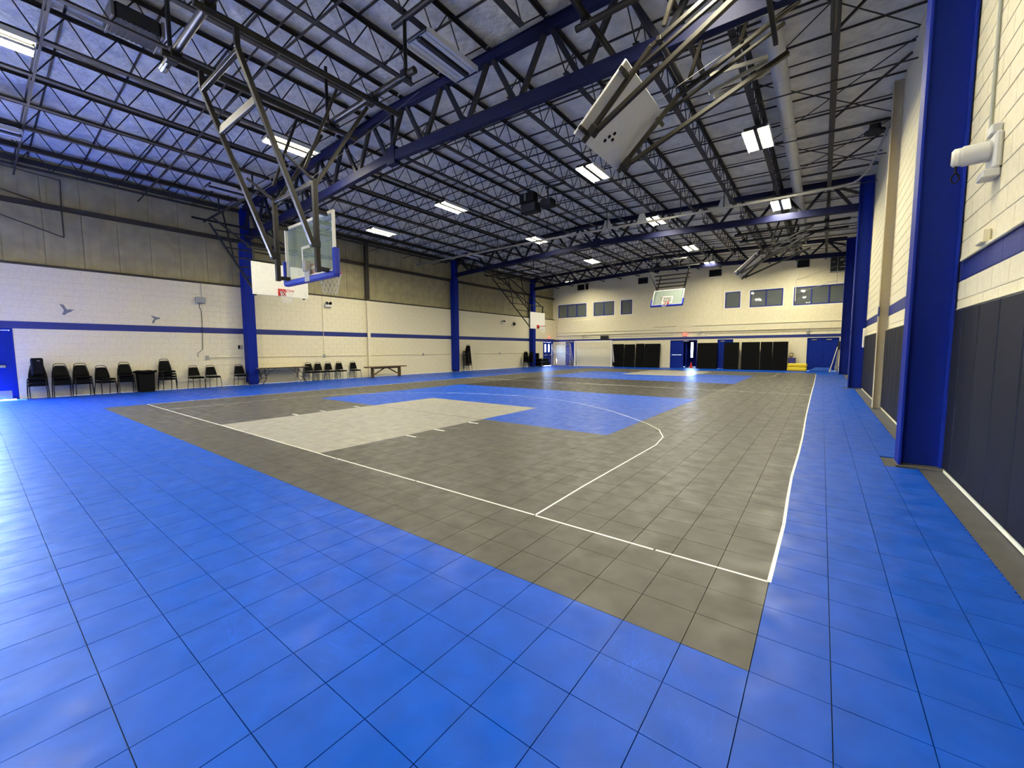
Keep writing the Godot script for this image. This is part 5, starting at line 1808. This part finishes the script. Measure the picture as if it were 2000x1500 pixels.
	# small goal frames
	var g1 := thing("net_cart", "pale tube frame goal with drooping netting before the glazed door corner", "goal", v(-62.5, 0, ZF - 3.5))
	frame_goal(g1, -66.0, -59.6, ZF - 4.0, ZF - 1.6, 6.7, 0.10, M.net_grey, true)
	var g2 := thing("futsal_goal", "white square-tube goal frame standing before the end wall", "goal", v(-52.5, 0, ZF - 2.5))
	frame_goal(g2, -58.6, -46.9, ZF - 2.9, ZF - 0.9, 7.35, 0.2, M.white_paint, false)
	var gb := thing("green_bin", "low dark green bin behind the pale net frame", "bin", v(-60.7, 0, ZF - 1.0))
	part(gb, "body", MB.new().box(v(-61.5, 0.0, ZF - 1.5), v(-60.0, 1.5, ZF - 0.5), 0.02), M.green_bin)
	part(gb, "lid", MB.new().box(v(-61.55, 1.5, ZF - 1.55), v(-59.95, 1.62, ZF - 0.45), 0.02), M.green_bin)


func frame_goal(t: Node3D, x0: float, x1: float, zf: float, zb: float, h: float, r: float, m: Material, net: bool) -> void:
	for x in [x0, x1]:
		square_tube(t, "post", v(x, 0.02, zf), v(x, h, zf), r * 2.0, m)
		square_tube(t, "back_stay", v(x, h, zf), v(x, 0.1, zb), r * 1.5, m)
		square_tube(t, "ground_bar", v(x, 0.1, zf), v(x, 0.1, zb), r * 1.5, m)
		part(t, "foot", MB.new().box(v(x - 0.25, 0.0, zf - 0.3), v(x + 0.25, 0.25, zf + 0.1), 0.02), m)
	square_tube(t, "crossbar", v(x0, h, zf), v(x1, h, zf), r * 2.0, m)
	square_tube(t, "rear_bar", v(x0, 0.1, zb), v(x1, 0.1, zb), r * 1.5, m)
	if net:
		square_tube(t, "middle_bar", v(x0, h * 0.58, zf + 0.6), v(x1, h * 0.58, zf + 0.6), r * 1.6, m)
		var mb := MB.new()
		for k in 15:
			var x := lerpf(x0, x1, k / 14.0)
			mb.tube(v(x, h, zf), v(x, 0.15, zb), 0.010, 4, -1.0, false)
		for k in 14:
			var f := k / 14.0
			mb.tube(v(x0, lerpf(h, 0.15, f), lerpf(zf, zb, f)), v(x1, lerpf(h, 0.15, f), lerpf(zf, zb, f)), 0.010, 4, -1.0, false)
		for x in [x0, x1]:
			for k in 9:
				var f := k / 9.0
				mb.tube(v(x, h * (1.0 - f), zf), v(x, h * (1.0 - f), lerpf(zf, zb, f)), 0.010, 4, -1.0, false)
		part(t, "netting", mb, M.net_white)


func _ready() -> void:
	setup_view()
	make_materials()
	build_floor()
	build_walls()
	build_doors()
	build_frame()
	build_lamps()
	build_main_goal()
	build_folded_goal(0.0, "folded white goal board hung under the roof beside the first girder", M.pipe_steel)
	build_side_goal(-50.0, 12.6, 18.8, 11.3, 14.9, -63.0, 21.4, "white side goal board with an orange rim hung near the first left column")
	build_side_goal(-50.0, 67.0, 72.8, 9.6, 13.2, -61.0, 21.6, "small white side goal board hung near the last left column")
	build_folded_goal(52.0, "folded white goal board hung under the roof past the middle girder", M.black_pipe)
	build_far_goal()
	build_overhead()
	build_wall_things()
	build_left_row()
	build_end_row()
